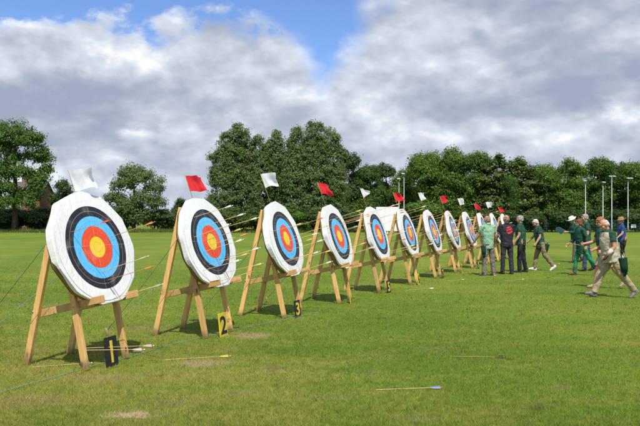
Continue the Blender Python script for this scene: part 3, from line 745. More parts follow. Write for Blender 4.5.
def crown(name, lobes, nclump, per, leaf, mat, crad=(.55, 1.1), shell=.55, seed=0, droop=.0, zmin=.2):
    """leaf clumps scattered through the outer part of several lobes; each leaf is a small bent quad"""
    rg = np.random.default_rng(seed); Lb = np.array(lobes, float); w = (Lb[:, 3]*Lb[:, 4]+Lb[:, 4]*Lb[:, 5]+Lb[:, 3]*Lb[:, 5]); w /= w.sum()
    ids = rg.choice(len(Lb), nclump, p=w); d = rg.normal(size=(nclump, 3)); d /= np.linalg.norm(d, axis=1)[:, None]
    d[:, 2] = np.where(d[:, 2] < -.35, -d[:, 2]*.6, d[:, 2])
    rad = shell + (1-shell)*rg.random(nclump)**.6
    cc = Lb[ids, :3] + d*Lb[ids, 3:6]*rad[:, None]*rg.uniform(.86, 1.08, nclump)[:, None]
    cr = rg.uniform(*crad, nclump); ct = rg.uniform(.32, .68, nclump)
    N = nclump*per; ci = np.repeat(np.arange(nclump), per)
    ld = rg.normal(size=(N, 3)); ld /= np.linalg.norm(ld, axis=1)[:, None]
    lr = rg.random(N)**.50; lr = np.where(rg.random(N) < .30, lr*rg.uniform(1.1, 1.75, N), lr)
    P = cc[ci] + ld*(lr*cr[ci])[:, None]*np.array([1.1, 1.1, .90])
    P[:, 2] -= droop*lr*cr[ci]
    P[:, 2] = np.maximum(P[:, 2], zmin + rg.random(N)*.4)
    nrm = ld*.45 + d[ci]*.80 + rg.normal(size=(N, 3))*.48 + np.array([0, -.05, .30]); nrm /= np.linalg.norm(nrm, axis=1)[:, None]
    h = rg.normal(size=(N, 3)); t1 = np.cross(nrm, h); t1 /= np.linalg.norm(t1, axis=1)[:, None]; t2 = np.cross(nrm, t1)
    s = (leaf*rg.uniform(.6, 1.4, N))[:, None]
    V = np.stack([P - t1*s, P - t2*s*.55 + nrm*s*.12, P + t1*s, P + t2*s*.55 + nrm*s*.12], 1).reshape(-1, 3)
    return np_mesh(name, V, np.arange(4*N).reshape(N, 4), mat, np.clip(ct[ci] + rg.normal(size=N)*.19, 0, 1))
def trunk(h, r, limbs, seed, lean=0):
    r_ = random.Random(seed); b = MB()
    pts = [Vector((lean*(q/5)**2 + r_.uniform(-.08, .08)*(q > 0), r_.uniform(-.08, .08)*(q > 0), h*q/5 - .1*(q == 0))) for q in range(6)]
    b.tube(pts, [r*1.35, r, r*.88, r*.72, r*.5, r*.2], 10)
    for k in range(limbs):
        t = r_.uniform(.28, .8); p0 = pts[0].lerp(pts[-1], t); p0 = pts[min(4, int(t*5))].lerp(pts[min(5, int(t*5)+1)], t*5 % 1)
        a = r_.uniform(0, 6.28); l = h*r_.uniform(.22, .38)*(1.15-t*.6); dv = Vector((math.cos(a), math.sin(a), r_.uniform(.45, 1.0))).normalized()
        p1 = p0 + dv*l*.5; p2 = p0 + dv*l + Vector((0, 0, l*.15)); rr = r*(.5-.32*t)
        b.tube([p0, p1, p2], [rr, rr*.7, rr*.25], 7)
    return b.mesh('trunk', M_BARK)
def lobes_round(seed, H, Rr, base, n):
    r_ = random.Random(seed); out = []
    for k in range(n):
        t = r_.uniform(0, 1); z = base + (H-base)*(.16 + .68*t); wr = Rr*math.sin(math.pi*min(1, max(.12, .22+.66*(1-t)**.9)))**.7
        a = k*2.4 + r_.uniform(-.4, .4); q = wr*r_.uniform(.25, .62); s = Rr*r_.uniform(.22, .46)
        out.append((q*math.cos(a), q*math.sin(a), min(z, H - s*.8), s, s, s*r_.uniform(.8, 1.25)))
    out.append((0, 0, H-Rr*.42, Rr*.40, Rr*.40, Rr*.40)); return out
V_ = {}
# left broad tree: open crown with sky gaps, bare lower trunk
ok = [(-3.6, 0, 9.0, 2.8, 2.4, 2.0), (.2, -.8, 13.6, 3.1, 2.6, 2.1), (3.3, .3, 10.8, 2.2, 2.0, 1.4), (2.6, -.5, 13.2, 2.2, 2., 1.6), (-2.4, .4, 12.0, 2.6, 2.4, 1.9), (4.4, .2, 11.0, 1.3, 1.3, 1.0),
      (-4.6, .3, 5.8, 2.2, 2, 1.6), (1.2, -1.0, 8.4, 2.4, 2.0, 1.3), (3.8, 0, 8.0, 1.8, 1.7, 1.1), (-1.2, -1.2, 6.2, 2.3, 2.0, 1.2), (2.6, -.4, 5.4, 2.2, 2, 1.1), (-2.8, .5, 15., 1.9, 1.8, 1.2), (4.9, .2, 9.2, .9, .9, .7), (2.6, -2.0, 4.0, 1.8, 1.4, 1.0), (3.4, -1.6, 4.9, 1.6, 1.3, 1.0), (4.1, -1.0, 7.2, 1.2, 1.1, .9), (-.6, -2.0, 4.4, 1.6, 1.4, .8), (-3.6, -1.6, 4.0, 2.2, 1.6, 1.2), (4.2, -1.4, 6.4, 1.3, 1.2, .9), (-2.2, -.6, 8.2, 2.2, 2, 1.7), (-.4, 0, 10.6, 1.8, 1.8, 1.4)]
V_['oak'] = (crown('oak_crown', [(x, y, z, a, b, c*1.3) for x, y, z, a, b, c in ok], 680, 66, .15, L_OAK, (.45, .95), .45, 1, zmin=2.6), trunk(13.5, .42, 12, 1))
V_['lone'] = (crown('lone_crown', [(-1.6, 0, 6.6, 2.1, 2., 1.5), (1.2, -.4, 7.6, 2.4, 2.2, 1.6), (-.6, .3, 8.3, 1.9, 1.9, 1.2), (3.2, .2, 6.2, 1.5, 1.5, 1.1), (-3.0, .1, 4.6, 1.7, 1.6, 1.3), (1.8, -.6, 4.4, 2.2, 2., 1.6), (-.6, -.6, 3.2, 2.4, 2., 1.6),
              (3.6, .3, 3.8, 1.5, 1.5, 1.4), (4.3, .1, 7.2, .7, .7, .5), (.9, 0, 2.0, 3.2, 2, 1.4)], 380, 66, .14, L_GREY, (.45, .9), .5, 2), trunk(7.8, .28, 9, 2))
def poplar(seed, H, W, n):
    """tall oval mass of a few merged upright columns with bulges up its sides"""
    r_ = random.Random(seed); lb = []
    for k in range(n):
        x = -W*.64 + 1.28*W*k/max(1, n-1) + r_.uniform(-.2, .2); hh = H*(1 - .16*abs(x/W)**1.5)*r_.uniform(.93, 1.0)
        y = r_.uniform(-.9, .9); s_ = W*(.46 if n > 3 else .55)*r_.uniform(.9, 1.1)
        lb.append((x, y, hh*.40, s_, s_*1.1, hh*.40)); lb.append((x*.9, y, hh*.66, s_*.72, s_*.8, hh*.31))
        lb.append((x*.85+r_.uniform(-.4, .4), y, hh-1.0, s_*.32, s_*.34, .95))
        lb.append((x*1.15, y-.6, 2.2, s_*1.0, s_, 2.4))
        for q in range(9):
            a = r_.uniform(0, 6.28); z = r_.uniform(.08, .86)*hh; tp = 1 - .45*max(0, z/hh-.6)/.3; lb.append((x+s_*.8*tp*math.cos(a), y+s_*.8*tp*math.sin(a), z, s_*.36, s_*.36, r_.uniform(.9, 1.7)))
    return lb
V_['popA'] = (crown('poplar_crown', poplar(3, 16.6, 4.2, 4), 2100, 50, .125, L_GREY, (.30, .66), .80, 3), trunk(14, .3, 10, 3))
V_['popB'] = (crown('poplar_crown', poplar(8, 17.2, 4.7, 4), 2200, 50, .125, L_GREY, (.30, .66), .80, 4), trunk(15, .3, 10, 4))
V_['popC'] = (crown('poplar_crown', poplar(5, 14.0, 2.4, 3), 950, 50, .125, L_GREY, (.30, .66), .80, 5), trunk(11, .22, 8, 5))
for k, (H, Rr) in enumerate([(12, 4.3), (11.5, 4.8), (12.5, 3.9)]):
    V_['round%d' % k] = (crown('broad_crown', lobes_round(20+k, H, Rr, .2, 27), 840, 54, .145, [L_MID, L_MID, L_OAK][k], (.45, .95), .5, 20+k), trunk(H*.8, .28, 9, 20+k))
V_['dark0'] = (crown('dark_crown', lobes_round(31, 11.5, 4.0, .6, 15), 440, 60, .15, L_DARK, (.4, .85), .45, 31), trunk(10, .25, 8, 31))
V_['dark1'] = (crown('dark_crown', lobes_round(33, 9.5, 3.6, .3, 13), 380, 60, .15, L_DARK, (.4, .85), .45, 33), trunk(8, .22, 8, 33))
def pine_l(seed, H, Rr):
    r_ = random.Random(seed); lb = []
    for z in np.arange(1.8, H-.8, 1.05):
        q = Rr*(1-(z/H)**1.6)*r_.uniform(.75, 1.1)+.5; a0 = r_.uniform(0, 6)
        for k in range(5):
            a = a0 + k*1.257 + r_.uniform(-.3, .3); lb.append((q*.62*math.cos(a), q*.62*math.sin(a), z + r_.uniform(-.3, .5), q*.46, q*.46, .42))
    lb.append((0, 0, H-.7, .5, .5, .9)); return lb
V_['pine0'] = (crown('pine_crown', pine_l(41, 12.6, 4.0), 420, 60, .16, L_PINE, (.35, .7), .3, 41, -.25), trunk(12.0, .24, 14, 41))
V_['pine1'] = (crown('pine_crown', pine_l(43, 11.5, 3.6), 380, 60, .16, L_PINE, (.35, .7), .3, 43, -.25), trunk(11.0, .22, 14, 43))
V_['bush'] = (crown('bush_crown', lobes_round(51, 3.4, 2.2, .0, 8), 80, 60, .13, L_LIME, (.3, .6), .4, 51, zmin=.05), trunk(2.2, .08, 6, 51))
V_['shrub'] = (crown('shrub_crown', lobes_round(53, 3.2, 2.4, .0, 8), 90, 60, .13, L_MID, (.3, .6), .4, 53, zmin=.05), trunk(2.0, .08, 6, 53))
V_['dshrub'] = (crown('shrub_crown', lobes_round(57, 4.2, 2.6, .0, 10), 120, 60, .15, L_DARK, (.35, .7), .4, 57, zmin=.05), trunk(2.8, .1, 6, 57))
NATH = {'oak': 15.9, 'lone': 9.4, 'popA': 16.6, 'popB': 17.2, 'popC': 14.0, 'round0': 12.2, 'round1': 11.8, 'round2': 12.6, 'dark0': 11.7, 'dark1': 9.7, 'pine0': 13, 'pine1': 12, 'bush': 3.6, 'shrub': 3.4, 'dshrub': 4.5}
def tree(kind, u, vtop, Z, label, grp=None, sx=1., rot=None, cat='tree', name='tree', dv=0):
    me, tm = V_[kind]; H = HC - (vtop-HZ)*Z/F; k = H/NATH[kind]
    o = empty(name, ((u-320)*Z/F, Z, 0), (0, 0, random.uniform(0, 6.28) if rot is None else rot)); o.scale = (k*sx, k*sx, k)
    link('trunk', tm, o); link('crown', me, o); tag(o, label, cat, grp); return o
G1 = 'trees along the left of the field'; G2 = 'trees behind the far fence'
tree('oak', 15, 124, 104, 'tall broad tree with bare trunk at the left edge of the field', G1, .92, 0)
tree('dark1', 62, 178, 128, 'dark tree rising just right of the brick house roof', G1, .85)
tree('dark0', -22, 150, 118, 'dark tree behind the tall broad tree, cut by the left edge', G1, 1.1)
tree('lone', 134, 166, 106, 'rounded grey green tree standing alone, beyond the gap between first and second bosses', G1, .88, 0)
tree('dark1', 181, 197, 124, 'small dark tree peeping over just left of the second boss', G1, .9)
tree('popA', 241, 119, 105, 'tall silvery green tree, left one of the two tallest clumps', G1, 1., 0)
tree('popC', 279, 129, 107, 'slender tree filling the notch between the two tallest clumps', G1, 1., .4)
tree('popB', 315, 114.5, 105, 'tallest silvery green tree, right one of the two tallest clumps', G1, .93, 0)
tree('dark0', 352, 151, 119, 'dark tree just right of the tallest silvery green tree', G2, .8)
tree('round2', 371, 163, 118, 'leafy green tree behind the white sight screen', G2, .95)
tree('dark0', 386, 163, 126, 'dark tree rising behind the leafy tree by the sight screen', G2, 1.0)
tree('round0', 404, 169, 119, 'leafy green tree behind the pair of lamp posts at centre', G2, .9)
tree('round1', 336, 176, 112, 'lower green tree at the foot of the tallest silvery tree', G2, .7)
tree('round1', 432, 148, 114, 'bright green tree, leftmost of the tall right hand row', G2, .85)
tree('round0', 452, 146, 112, 'broad bright green tree above the red and white flags of the row', G2, .9)
tree('round2', 474, 150, 113, 'bright green tree behind the last flags of the row', G2, .9)
tree('pine0', 497, 152, 110, 'brownish pine, left one of the two behind the group of archers', G2, 1.25)
tree('pine1', 519, 154, 111, 'brownish pine, right one of the two behind the group of archers', G2, 1.3)
tree('round2', 511, 175, 107, 'low green tree in front of the two brownish pines', G2, .6)
tree('round1', 546, 161, 113, 'rounded green tree right of the brownish pines', G2, .8)
tree('round0', 571, 157, 112, 'large green tree behind the leftmost of the four right lamp posts', G2, .95)
tree('round2', 597, 156, 113, 'large green tree behind the two middle right lamp posts', G2, .95)
tree('dark0', 617, 162, 116, 'darker tree between the rightmost lamp posts', G2, .9)
tree('round1', 640, 158, 113, 'green tree cut by the right edge of the picture', G2, .85)
tree('round0', 668, 155, 114, 'green tree just outside the right edge', G2, .95)
tree('dark1', 700, 165, 112, 'dark tree farther outside the right edge', G2, 1.)
tree('dark0', -70, 140, 112, 'dark tree outside the left edge', G1, 1.1)
# understorey, each shrub a thing; far mass behind as one wood
sh = [('dshrub', 232, 205, 103, 'dark shrub in front of the left part of the left tall clump', 1.6), ('dshrub', 262, 206, 103, 'dark shrub in front of the right part of the left tall clump', 1.6), ('dshrub', 290, 205, 103, 'dark shrub in front of the left part of the tallest clump', 1.6), ('dshrub', 314, 206, 103, 'dark shrub in front of the middle of the tallest clump', 1.6), ('dshrub', 338, 206, 103, 'dark shrub in front of the right part of the tallest clump', 1.6), ('dshrub', 470, 209, 108.5, 'low dark shrub under the red flags of the last bosses', 1.5), ('dshrub', 520, 208, 108.5, 'low dark shrub behind the man facing left', 1.5), ('dshrub', 540, 208, 108.5, 'low dark shrub right of the white haired walker', 1.5), ('dshrub', 40, 205, 101, 'dark shrub below the brick house, nearest the tall tree', 1.5), ('dshrub', 66, 203, 103, 'dark shrub right of the brick house wall', 1.5), ('dshrub', 12, 206, 103, 'dark shrub behind the bare trunk of the tall tree', 1.6), ('dshrub', -14, 204, 102, 'dark shrub cut by the left edge', 1.6),
      ('bush', 90, 207, 108, 'pale shrub behind the flag of the first boss', 1.2), ('shrub', 108, 211, 104, 'green shrub at the left foot of the lone rounded tree', 1.1), ('bush', 124, 207, 101, 'pale yellow green bush in front of the lone rounded tree', 1.1), ('dshrub', 164, 206, 108, 'dark shrub at the right foot of the lone rounded tree', 1.2),
      ('dshrub', 184, 209, 112, 'dark shrub left of the second boss', 1.2), ('dshrub', 204, 210, 112, 'dark shrub right of the second boss', 1.2), ('shrub', 224, 211, 101, 'green shrub at the left foot of the left tall clump', 1.2), ('bush', 246, 213, 100, 'pale shrub under the middle of the left tall clump', 1.1), ('shrub', 276, 207, 101, 'green shrub below the notch between the tall clumps', 1.2),
      ('shrub', 300, 211, 101, 'green shrub left of the fourth boss', 1.2), ('dshrub', 326, 208, 102, 'dark shrub behind the fourth boss', 1.2), ('shrub', 352, 206, 104, 'green shrub left of the white sight screen', 1.2), ('bush', 364, 198, 108, 'pale bush behind the left side of the sight screen', .9),
      ('dshrub', 404, 204, 108, 'dark shrub right of the white sight screen', 1.3), ('shrub', 424, 200, 108, 'green shrub between the sixth and seventh bosses', 1.2), ('dshrub', 446, 206, 108, 'dark shrub behind the eighth boss', 1.4), ('bush', 462, 203, 106, 'pale bush behind the ninth boss', 1.2), ('dshrub', 484, 202, 107, 'dark shrub behind the last bosses', 1.4),
      ('dshrub', 508, 203, 107, 'dark shrub behind the man in black', 1.5), ('shrub', 530, 205, 106, 'dark shrub behind the white haired walker', 1.3), ('dshrub', 552, 203, 107, 'dark shrub behind the gap in the group', 1.4), ('shrub', 566, 201, 105, 'dark shrub behind the man in the white hat', 1.2), ('dshrub', 590, 203, 107, 'dark shrub left of the middle right lamp posts', 1.4),
      ('dshrub', 614, 203, 107, 'dark shrub right of the middle right lamp posts', 1.4), ('dshrub', 636, 202, 107, 'dark shrub cut by the right edge', 1.4), ('shrub', 660, 202, 107, 'dark shrub outside the right edge', 1.4)]
for k, u, v, Z, lab, sx in sh: tree(k if u < 440 or k == 'bush' else 'dshrub', u, v - (Z < 106)*.5 + (4 if u > 440 else 0), max(Z, 107.5) if u < 220 or 360 > u > 345 else Z, lab, 'shrubs along the far edge of the field', sx, None, 'shrub', 'shrub')
lb = []
for q in range(70):
    X = -90 + 190*q/69 + random.uniform(-1, 1); hh = random.uniform(8., 9.6) if X > 0 else random.uniform(3.2, 4.2)
    lb.append((X, 132 + random.uniform(-3, 3), hh*.5, 2.4, 2.2, hh*.55))
o = link('far_wood', crown('far_wood', lb, 1500, 40, .34, L_DARK, (.8, 1.4), .3, 77, zmin=.05)); tag(o, 'dark continuous wood closing the gaps behind the trees', 'wood', None, 'stuff')
# rough unmown grass in front of the left hedge line
n = 42000; Y = rng.uniform(98, 107, n); X = rng.uniform(-64, 6, n)
hh = rng.uniform(.35, .9, n)*(.7+.4*np.sin(X*.9+np.sin(X*.31)*2)*np.sin(Y*1.1)); keep = (Y > 100 + 2*np.sin(X*.23)); X, Y, hh = X[keep], Y[keep], np.maximum(hh[keep], .12)
V, Fc = blades('r', X, Y, hh, np.full(len(X), .07), rng.uniform(.1, .5, len(X)))
M_ROUGH = leaf_mat('rough grass', (.085, .135, .022), (.125, .175, .034), (.20, .22, .07), .3)
tag(link('rough_grass', np_mesh('rough_grass', V, Fc, M_ROUGH, rng.random(len(X)))), 'strip of long pale rough grass along the hedge line', 'grass', None, 'stuff')

hl = []
for q in range(60):
    X = 4 + 58*q/59; hl.append((X, 107.0 + random.uniform(-.25, .25), .95, .9, .8, 1.15*random.uniform(.85, 1.15)))
hd_ = empty('hedge', (33, 107, 0)); tag(hd_, 'dense dark hedge close behind the green mesh fence', 'hedge')
cm = link('foliage', crown('hedge_foliage', [(x-33, y-107, z, a, b, c) for x, y, z, a, b, c in hl], 900, 42, .13, L_DARK, (.3, .55), .5, 91, zmin=.02), hd_)
# ------------------------------------------------------------------ brick house
def brick_mat():
    m, nt, b = material('red brick', .85, .15); tc = nt.new('ShaderNodeTexCoord').outputs['Object']
    br = nt.new('ShaderNodeTexBrick', {'Vector': nt.mapping(tc, (0, 0, 0), (R(90), 0, 0), (1, 1, 1)), 'Scale': 4.4, 'Mortar Size': .012})
    br.inputs['Color1'].default_value = (.25, .115, .07, 1); br.inputs['Color2'].default_value = (.19, .085, .055, 1); br.inputs['Mortar'].default_value = (.35, .29, .23, 1)
    nt.l.new(br.outputs[0], b.inputs['Base Color']); return m
M_BRICK = brick_mat(); M_ROOF = simple('grey slate roof', (.115, .095, .088), .7, .2, .25, 1.2, .5, 6.); M_WHT = simple('white paint', (.78, .78, .76), .45, .4, .06); M_GLASS = simple('window glass', (.03, .035, .04), .08, .6)
H0 = empty('brick_house', (-53.7, 131, 0))
b = MB(); b.box((0, 0, 3.1), (5.2, 7.0, 6.2)); 
b.add([(2.6, -3.5, 6.2), (2.6, 3.5, 6.2), (2.6, 0, 8.7), (-2.6, -3.5, 6.2), (-2.6, 3.5, 6.2), (-2.6, 0, 8.7)], [(0, 1, 2), (4, 3, 5)]); b.build('wall', M_BRICK, H0)
b = MB()
for s in (-1, 1):
    p = [(-2.9, s*3.95, 5.98), (2.9, s*3.95, 5.98), (2.9, 0, 8.90), (-2.9, 0, 8.90)]; q = [(x, y, z+.16) for x, y, z in p]
    b.add(p+q, [(3, 2, 1, 0), (4, 5, 6, 7), (0, 1, 5, 4), (1, 2, 6, 5), (3, 0, 4, 7)])
rf = b.build('roof', M_ROOF, H0)
b = MB(); b.box((-1.6, .2, 9.3), (.9, .6, 1.9)); b.build('chimney', M_BRICK, rf)
for x in (-1.4,):
    for z in (1.6, 4.3):
        b = MB(); b.box((x, -3.52, z), (1.25, .10, 1.3), ch=.01); w_ = b.build('window', M_WHT, H0)
        b = MB(); b.box((x-.29, -3.575, z), (.5, .03, 1.1)); b.box((x+.29, -3.575, z), (.5, .03, 1.1)); b.build('pane', M_GLASS, w_)
tag(H0, 'red brick house with grey roof, mostly hidden by the tall left tree', 'house')

# ------------------------------------------------------------------ white sight screen
def board_mat():
    m, nt, b = material('white boarding', .5, .3); tc = nt.new('ShaderNodeTexCoord').outputs['Object']; s = nt.new('ShaderNodeSeparateXYZ', {0: tc})
    fr = nt.m('FRACT', nt.m('MULTIPLY', s.outputs[2], 5.5)); n = nt.noise(nt.mapping(tc, (0, 0, 0), (0, 0, 0), (1, 1, .25)), 2.5, 4)
    c = nt.mix(nt.ss(n, .45, .8), (.80, .80, .80), (.62, .62, .60)); c = nt.mix(nt.ss(fr, .06, .02), c, (.42, .42, .42)); nt.l.new(c, b.inputs['Base Color']); return m
M_BOARD = board_mat()
Z = 83.; q = empty('sight_screen', ((387.6-320)*Z/F, Z, 0), (0, 0, R(-6)))
b = MB(); b.box((0, 0, 1.92), (2.7, .06, 2.85)); b.build('panel', M_BOARD, q)
for x in (-1.2, 0, 1.2):
    b = MB(); b.beam((x, .06, .12), (x, .06, 3.3), .09, .05, (0, 1, 0)); b.beam((x, .10, 2.2), (x, 1.2, .14), .08, .05, (1, 0, 0)); b.beam((x, -.35, .2), (x, 1.3, .2), .1, .08, (1, 0, 0)); b.build('brace', M_WHT, q)
for x in (-1.2, 1.2):
    for y in (-.3, 1.25):
        b = MB(); b.tube([(x-.1, y, .16), (x-.04, y, .16)], .16, 16); b.build('wheel', M_PBLACK, q)
tag(q, 'white boarded cricket sight screen standing on the far grass', 'sight screen')

# ------------------------------------------------------------------ fence and lamp posts
M_FEN = simple('dark green fence wire', (.028, .075, .050), .5, .3); M_FPOST = simple('green fence post', (.035, .080, .055), .45, .4); M_GALV = simple('galvanised pole', (.33, .36, .39), .45, .4, .1, metal=.3); M_LAMP = simple('pale lamp housing', (.36, .38, .40), .4, .4, .08)
fz = 105.; f0 = empty('mesh_fence', (6, fz, 0))
b = MB(); x = 0.
while x < 56:
    b.box((x, 0, .95), (.028, .012, 1.7)); x += .17
for z in (.12, .5, .9, 1.3, 1.74): b.box((28, -.016, z), (56, .014, .045))
b.build('mesh_panel', M_FEN, f0)
for k in range(23):
    b = MB(); b.box((k*2.54, .05, .95), (.07, .06, 1.9), ch=.01); b.build('post', M_FPOST, f0)
tag(f0, 'long dark green mesh fence along the far right edge of the field', 'fence')
sg = pt(633.5, 226, fz-.06); b = MB(); b.box((0, 0, 0), (.75, .02, .5), ch=.004); s_ = b.build('fence_sign', M_WHT, None, sg); tag(s_, 'small blank white notice fixed to the mesh fence at far right', 'sign')
def lamp(u, v, Z, label, heads):
    o = empty('lamp_post', ((u-320)*Z/F, Z, 0)); H = HC - (v-HZ)*Z/F
    b = MB(); b.tube([(0, 0, 0), (0, 0, .9), (0, 0, .95), (0, 0, H)], [.11, .11, .072, .05], 10); b.build('pole', M_GALV, o)
    for (dx, w) in heads:
        b = MB(); b.box((dx, -.12, H+.03), (w*.85, .45, .15), Matrix.Rotation(R(12), 3, 'X'), ch=.05); h = b.build('lamp_head', M_LAMP, o)
        b = MB(); b.beam((0, 0, H-.12), (dx, -.05, H-.06), .06, .06, (0, 1, 0)); b.build('bracket', M_GALV, h)
    tag(o, label, 'lamp post', 'floodlight posts round the field')
lamp(585.5, 181, 104.2, 'grey lamp post, leftmost of the four at the right', [(-.12, .55)])
lamp(603, 182.5, 104.3, 'grey lamp post, shorter one of the two close together at right', [(.08, .6)])
lamp(611.8, 176.5, 104.2, 'grey lamp post, tallest of the four at the right', [(-.25, .55), (.28, .55)])
lamp(628, 178.5, 104.2, 'grey lamp post, rightmost of the four at the right', [(.0, .55), (.45, .5)])
lamp(399, 179, 104, 'grey lamp post behind the red flag, shorter one of the central pair', [(-.08, .6)])
lamp(404, 174, 104, 'grey lamp post behind the red flag, taller one of the central pair', [(-.15, .6)])
# ------------------------------------------------------------------ people
def cloth(name, c, var=.16, rough=.8): 
    m = simple(name, c, rough, .15, var*.8, 3., .9, 13.); return m
def skin(name, c): 
    m = simple(name, c, .5, .35, .10, 14.)
    return m
M_SKIN = skin('skin', (.45, .255, .165)); M_SKIN_R = skin('sunburnt skin', (.48, .235, .15)); M_SKIN_T = skin('tanned skin', (.46, .24, .15))
M_EYE = simple('dark eye', (.03, .025, .02), .2, .5); M_LIP = skin('lips', (.36, .13, .10))
HAIRC = {'grey': (.30, .285, .27), 'white': (.52, .50, .47), 'red': (.165, .055, .025), 'ginger': (.27, .125, .055), 'stubble': (.28, .17, .12)}
M_HAIR = {k: simple(k + ' hair', v, .6, .3, .35, 40., .5, 90.) for k, v in HAIRC.items()}
C = {k: cloth(k, v) for k, v in {'light green cotton': (.24, .40, .26), 'black cotton': (.028, .027, .030), 'dark green cotton': (.024, .074, .048), 'bottle green cloth': (.018, .070, .050), 'deep blue cloth': (.030, .068, .21),
     'grey brown cotton': (.175, .150, .125), 'charcoal cotton': (.040, .040, .046), 'black twill': (.022, .022, .024), 'khaki drill': (.25, .19, .11), 'sand drill': (.36, .28, .175), 'grey green cloth': (.10, .12, .095), 'bright green tights': (.022, .20, .09), 'blue denim': (.045, .070, .115),
     'beige vest cloth': (.42, .38, .28), 'white cotton': (.74, .73, .68), 'straw brown felt': (.27, .18, .085), 'stone shorts': (.38, .33, .24)}.items()}
M_SH = {'black': simple('black shoe', (.025, .023, .022), .5, .4), 'grey': simple('grey trainer', (.16, .15, .14), .6, .3, .4, 25.), 'brown': simple('brown leather', (.105, .045, .022), .5, .4), 'white': simple('white trainer', (.66, .65, .62), .5, .3, .15, 25.), 'tan': simple('tan shoe', (.33, .24, .15), .6, .3)}
M_BELT = simple('dark leather', (.03, .02, .014), .5, .4); M_POUCH = simple('dark green suede', (.016, .048, .030), .85, .1); M_TASSEL = simple('green tassel', (.012, .060, .030), .9, .1)
def black_print():
    """black cotton with a worn red emblem printed between the shoulders"""
    m = cloth('black printed cotton', (.028, .027, .030)); nt = NT(m.node_tree); b = nt.n['Principled BSDF']
    src = b.inputs['Base Color'].links[0].from_socket
    tc = nt.new('ShaderNodeTexCoord').outputs['Object']; s = nt.new('ShaderNodeSeparateXYZ', {0: tc})
    y = nt.m('DIVIDE', nt.m('SUBTRACT', s.outputs[1], -.035), .105); z = nt.m('DIVIDE', nt.m('SUBTRACT', s.outputs[2], 1.335), .125)
    r = nt.m('SQRT', nt.m('ADD', nt.m('MULTIPLY', y, y), nt.m('MULTIPLY', z, z)))
    wav = nt.m('SINE', nt.m('MULTIPLY', nt.m('ADD', z, nt.m('MULTIPLY', y, .3)), 9.))
    holes = nt.m('GREATER_THAN', nt.m('ADD', wav, nt.m('MULTIPLY', nt.m('SUBTRACT', nt.noise(tc, 32., 3), .5), 2.)), -.55)
    back = nt.m('LESS_THAN', s.outputs[0], -.02)
    mk = nt.m('MULTIPLY', nt.m('MULTIPLY', nt.ss(r, 1.02, .94), back), holes)
    nt.l.new(nt.mix(mk, src, (.50, .035, .05)), b.inputs['Base Color']); return m
TEXW = bpy.data.textures.new('cloth folds', 'CLOUDS'); TEXW.noise_scale = .10; TEXW.noise_depth = 2
TEXH = bpy.data.textures.new('hair locks', 'CLOUDS'); TEXH.noise_scale = .03; TEXH.noise_depth = 1
def shape(mb, name, mat, parent, vox, smooth=4, folds=0., tex=None):
    me = mb.mesh(name, mat); o = link(name, me, parent)
    r = o.modifiers.new('join', 'REMESH'); r.mode = 'VOXEL'; r.voxel_size = vox; r.use_smooth_shade = True
    if smooth: q = o.modifiers.new('soften', 'SMOOTH'); q.factor = .5; q.iterations = smooth
    if folds: d = o.modifiers.new('folds', 'DISPLACE'); d.texture = tex or TEXW; d.strength = folds; d.mid_level = .5; d.texture_coords = 'LOCAL'
    # keep the finished surface as plain mesh data
    bpy.context.view_layer.update()
    dg = bpy.context.evaluated_depsgraph_get(); nm = bpy.data.meshes.new_from_object(o.evaluated_get(dg)); o.modifiers.clear(); o.data = nm
    if not nm.materials: nm.materials.append(mat)
    for p in nm.polygons: p.use_smooth = True
    bpy.data.meshes.remove(me); nm.name = name
    return o
def rotY(a): return Matrix.Rotation(a, 3, 'Y')
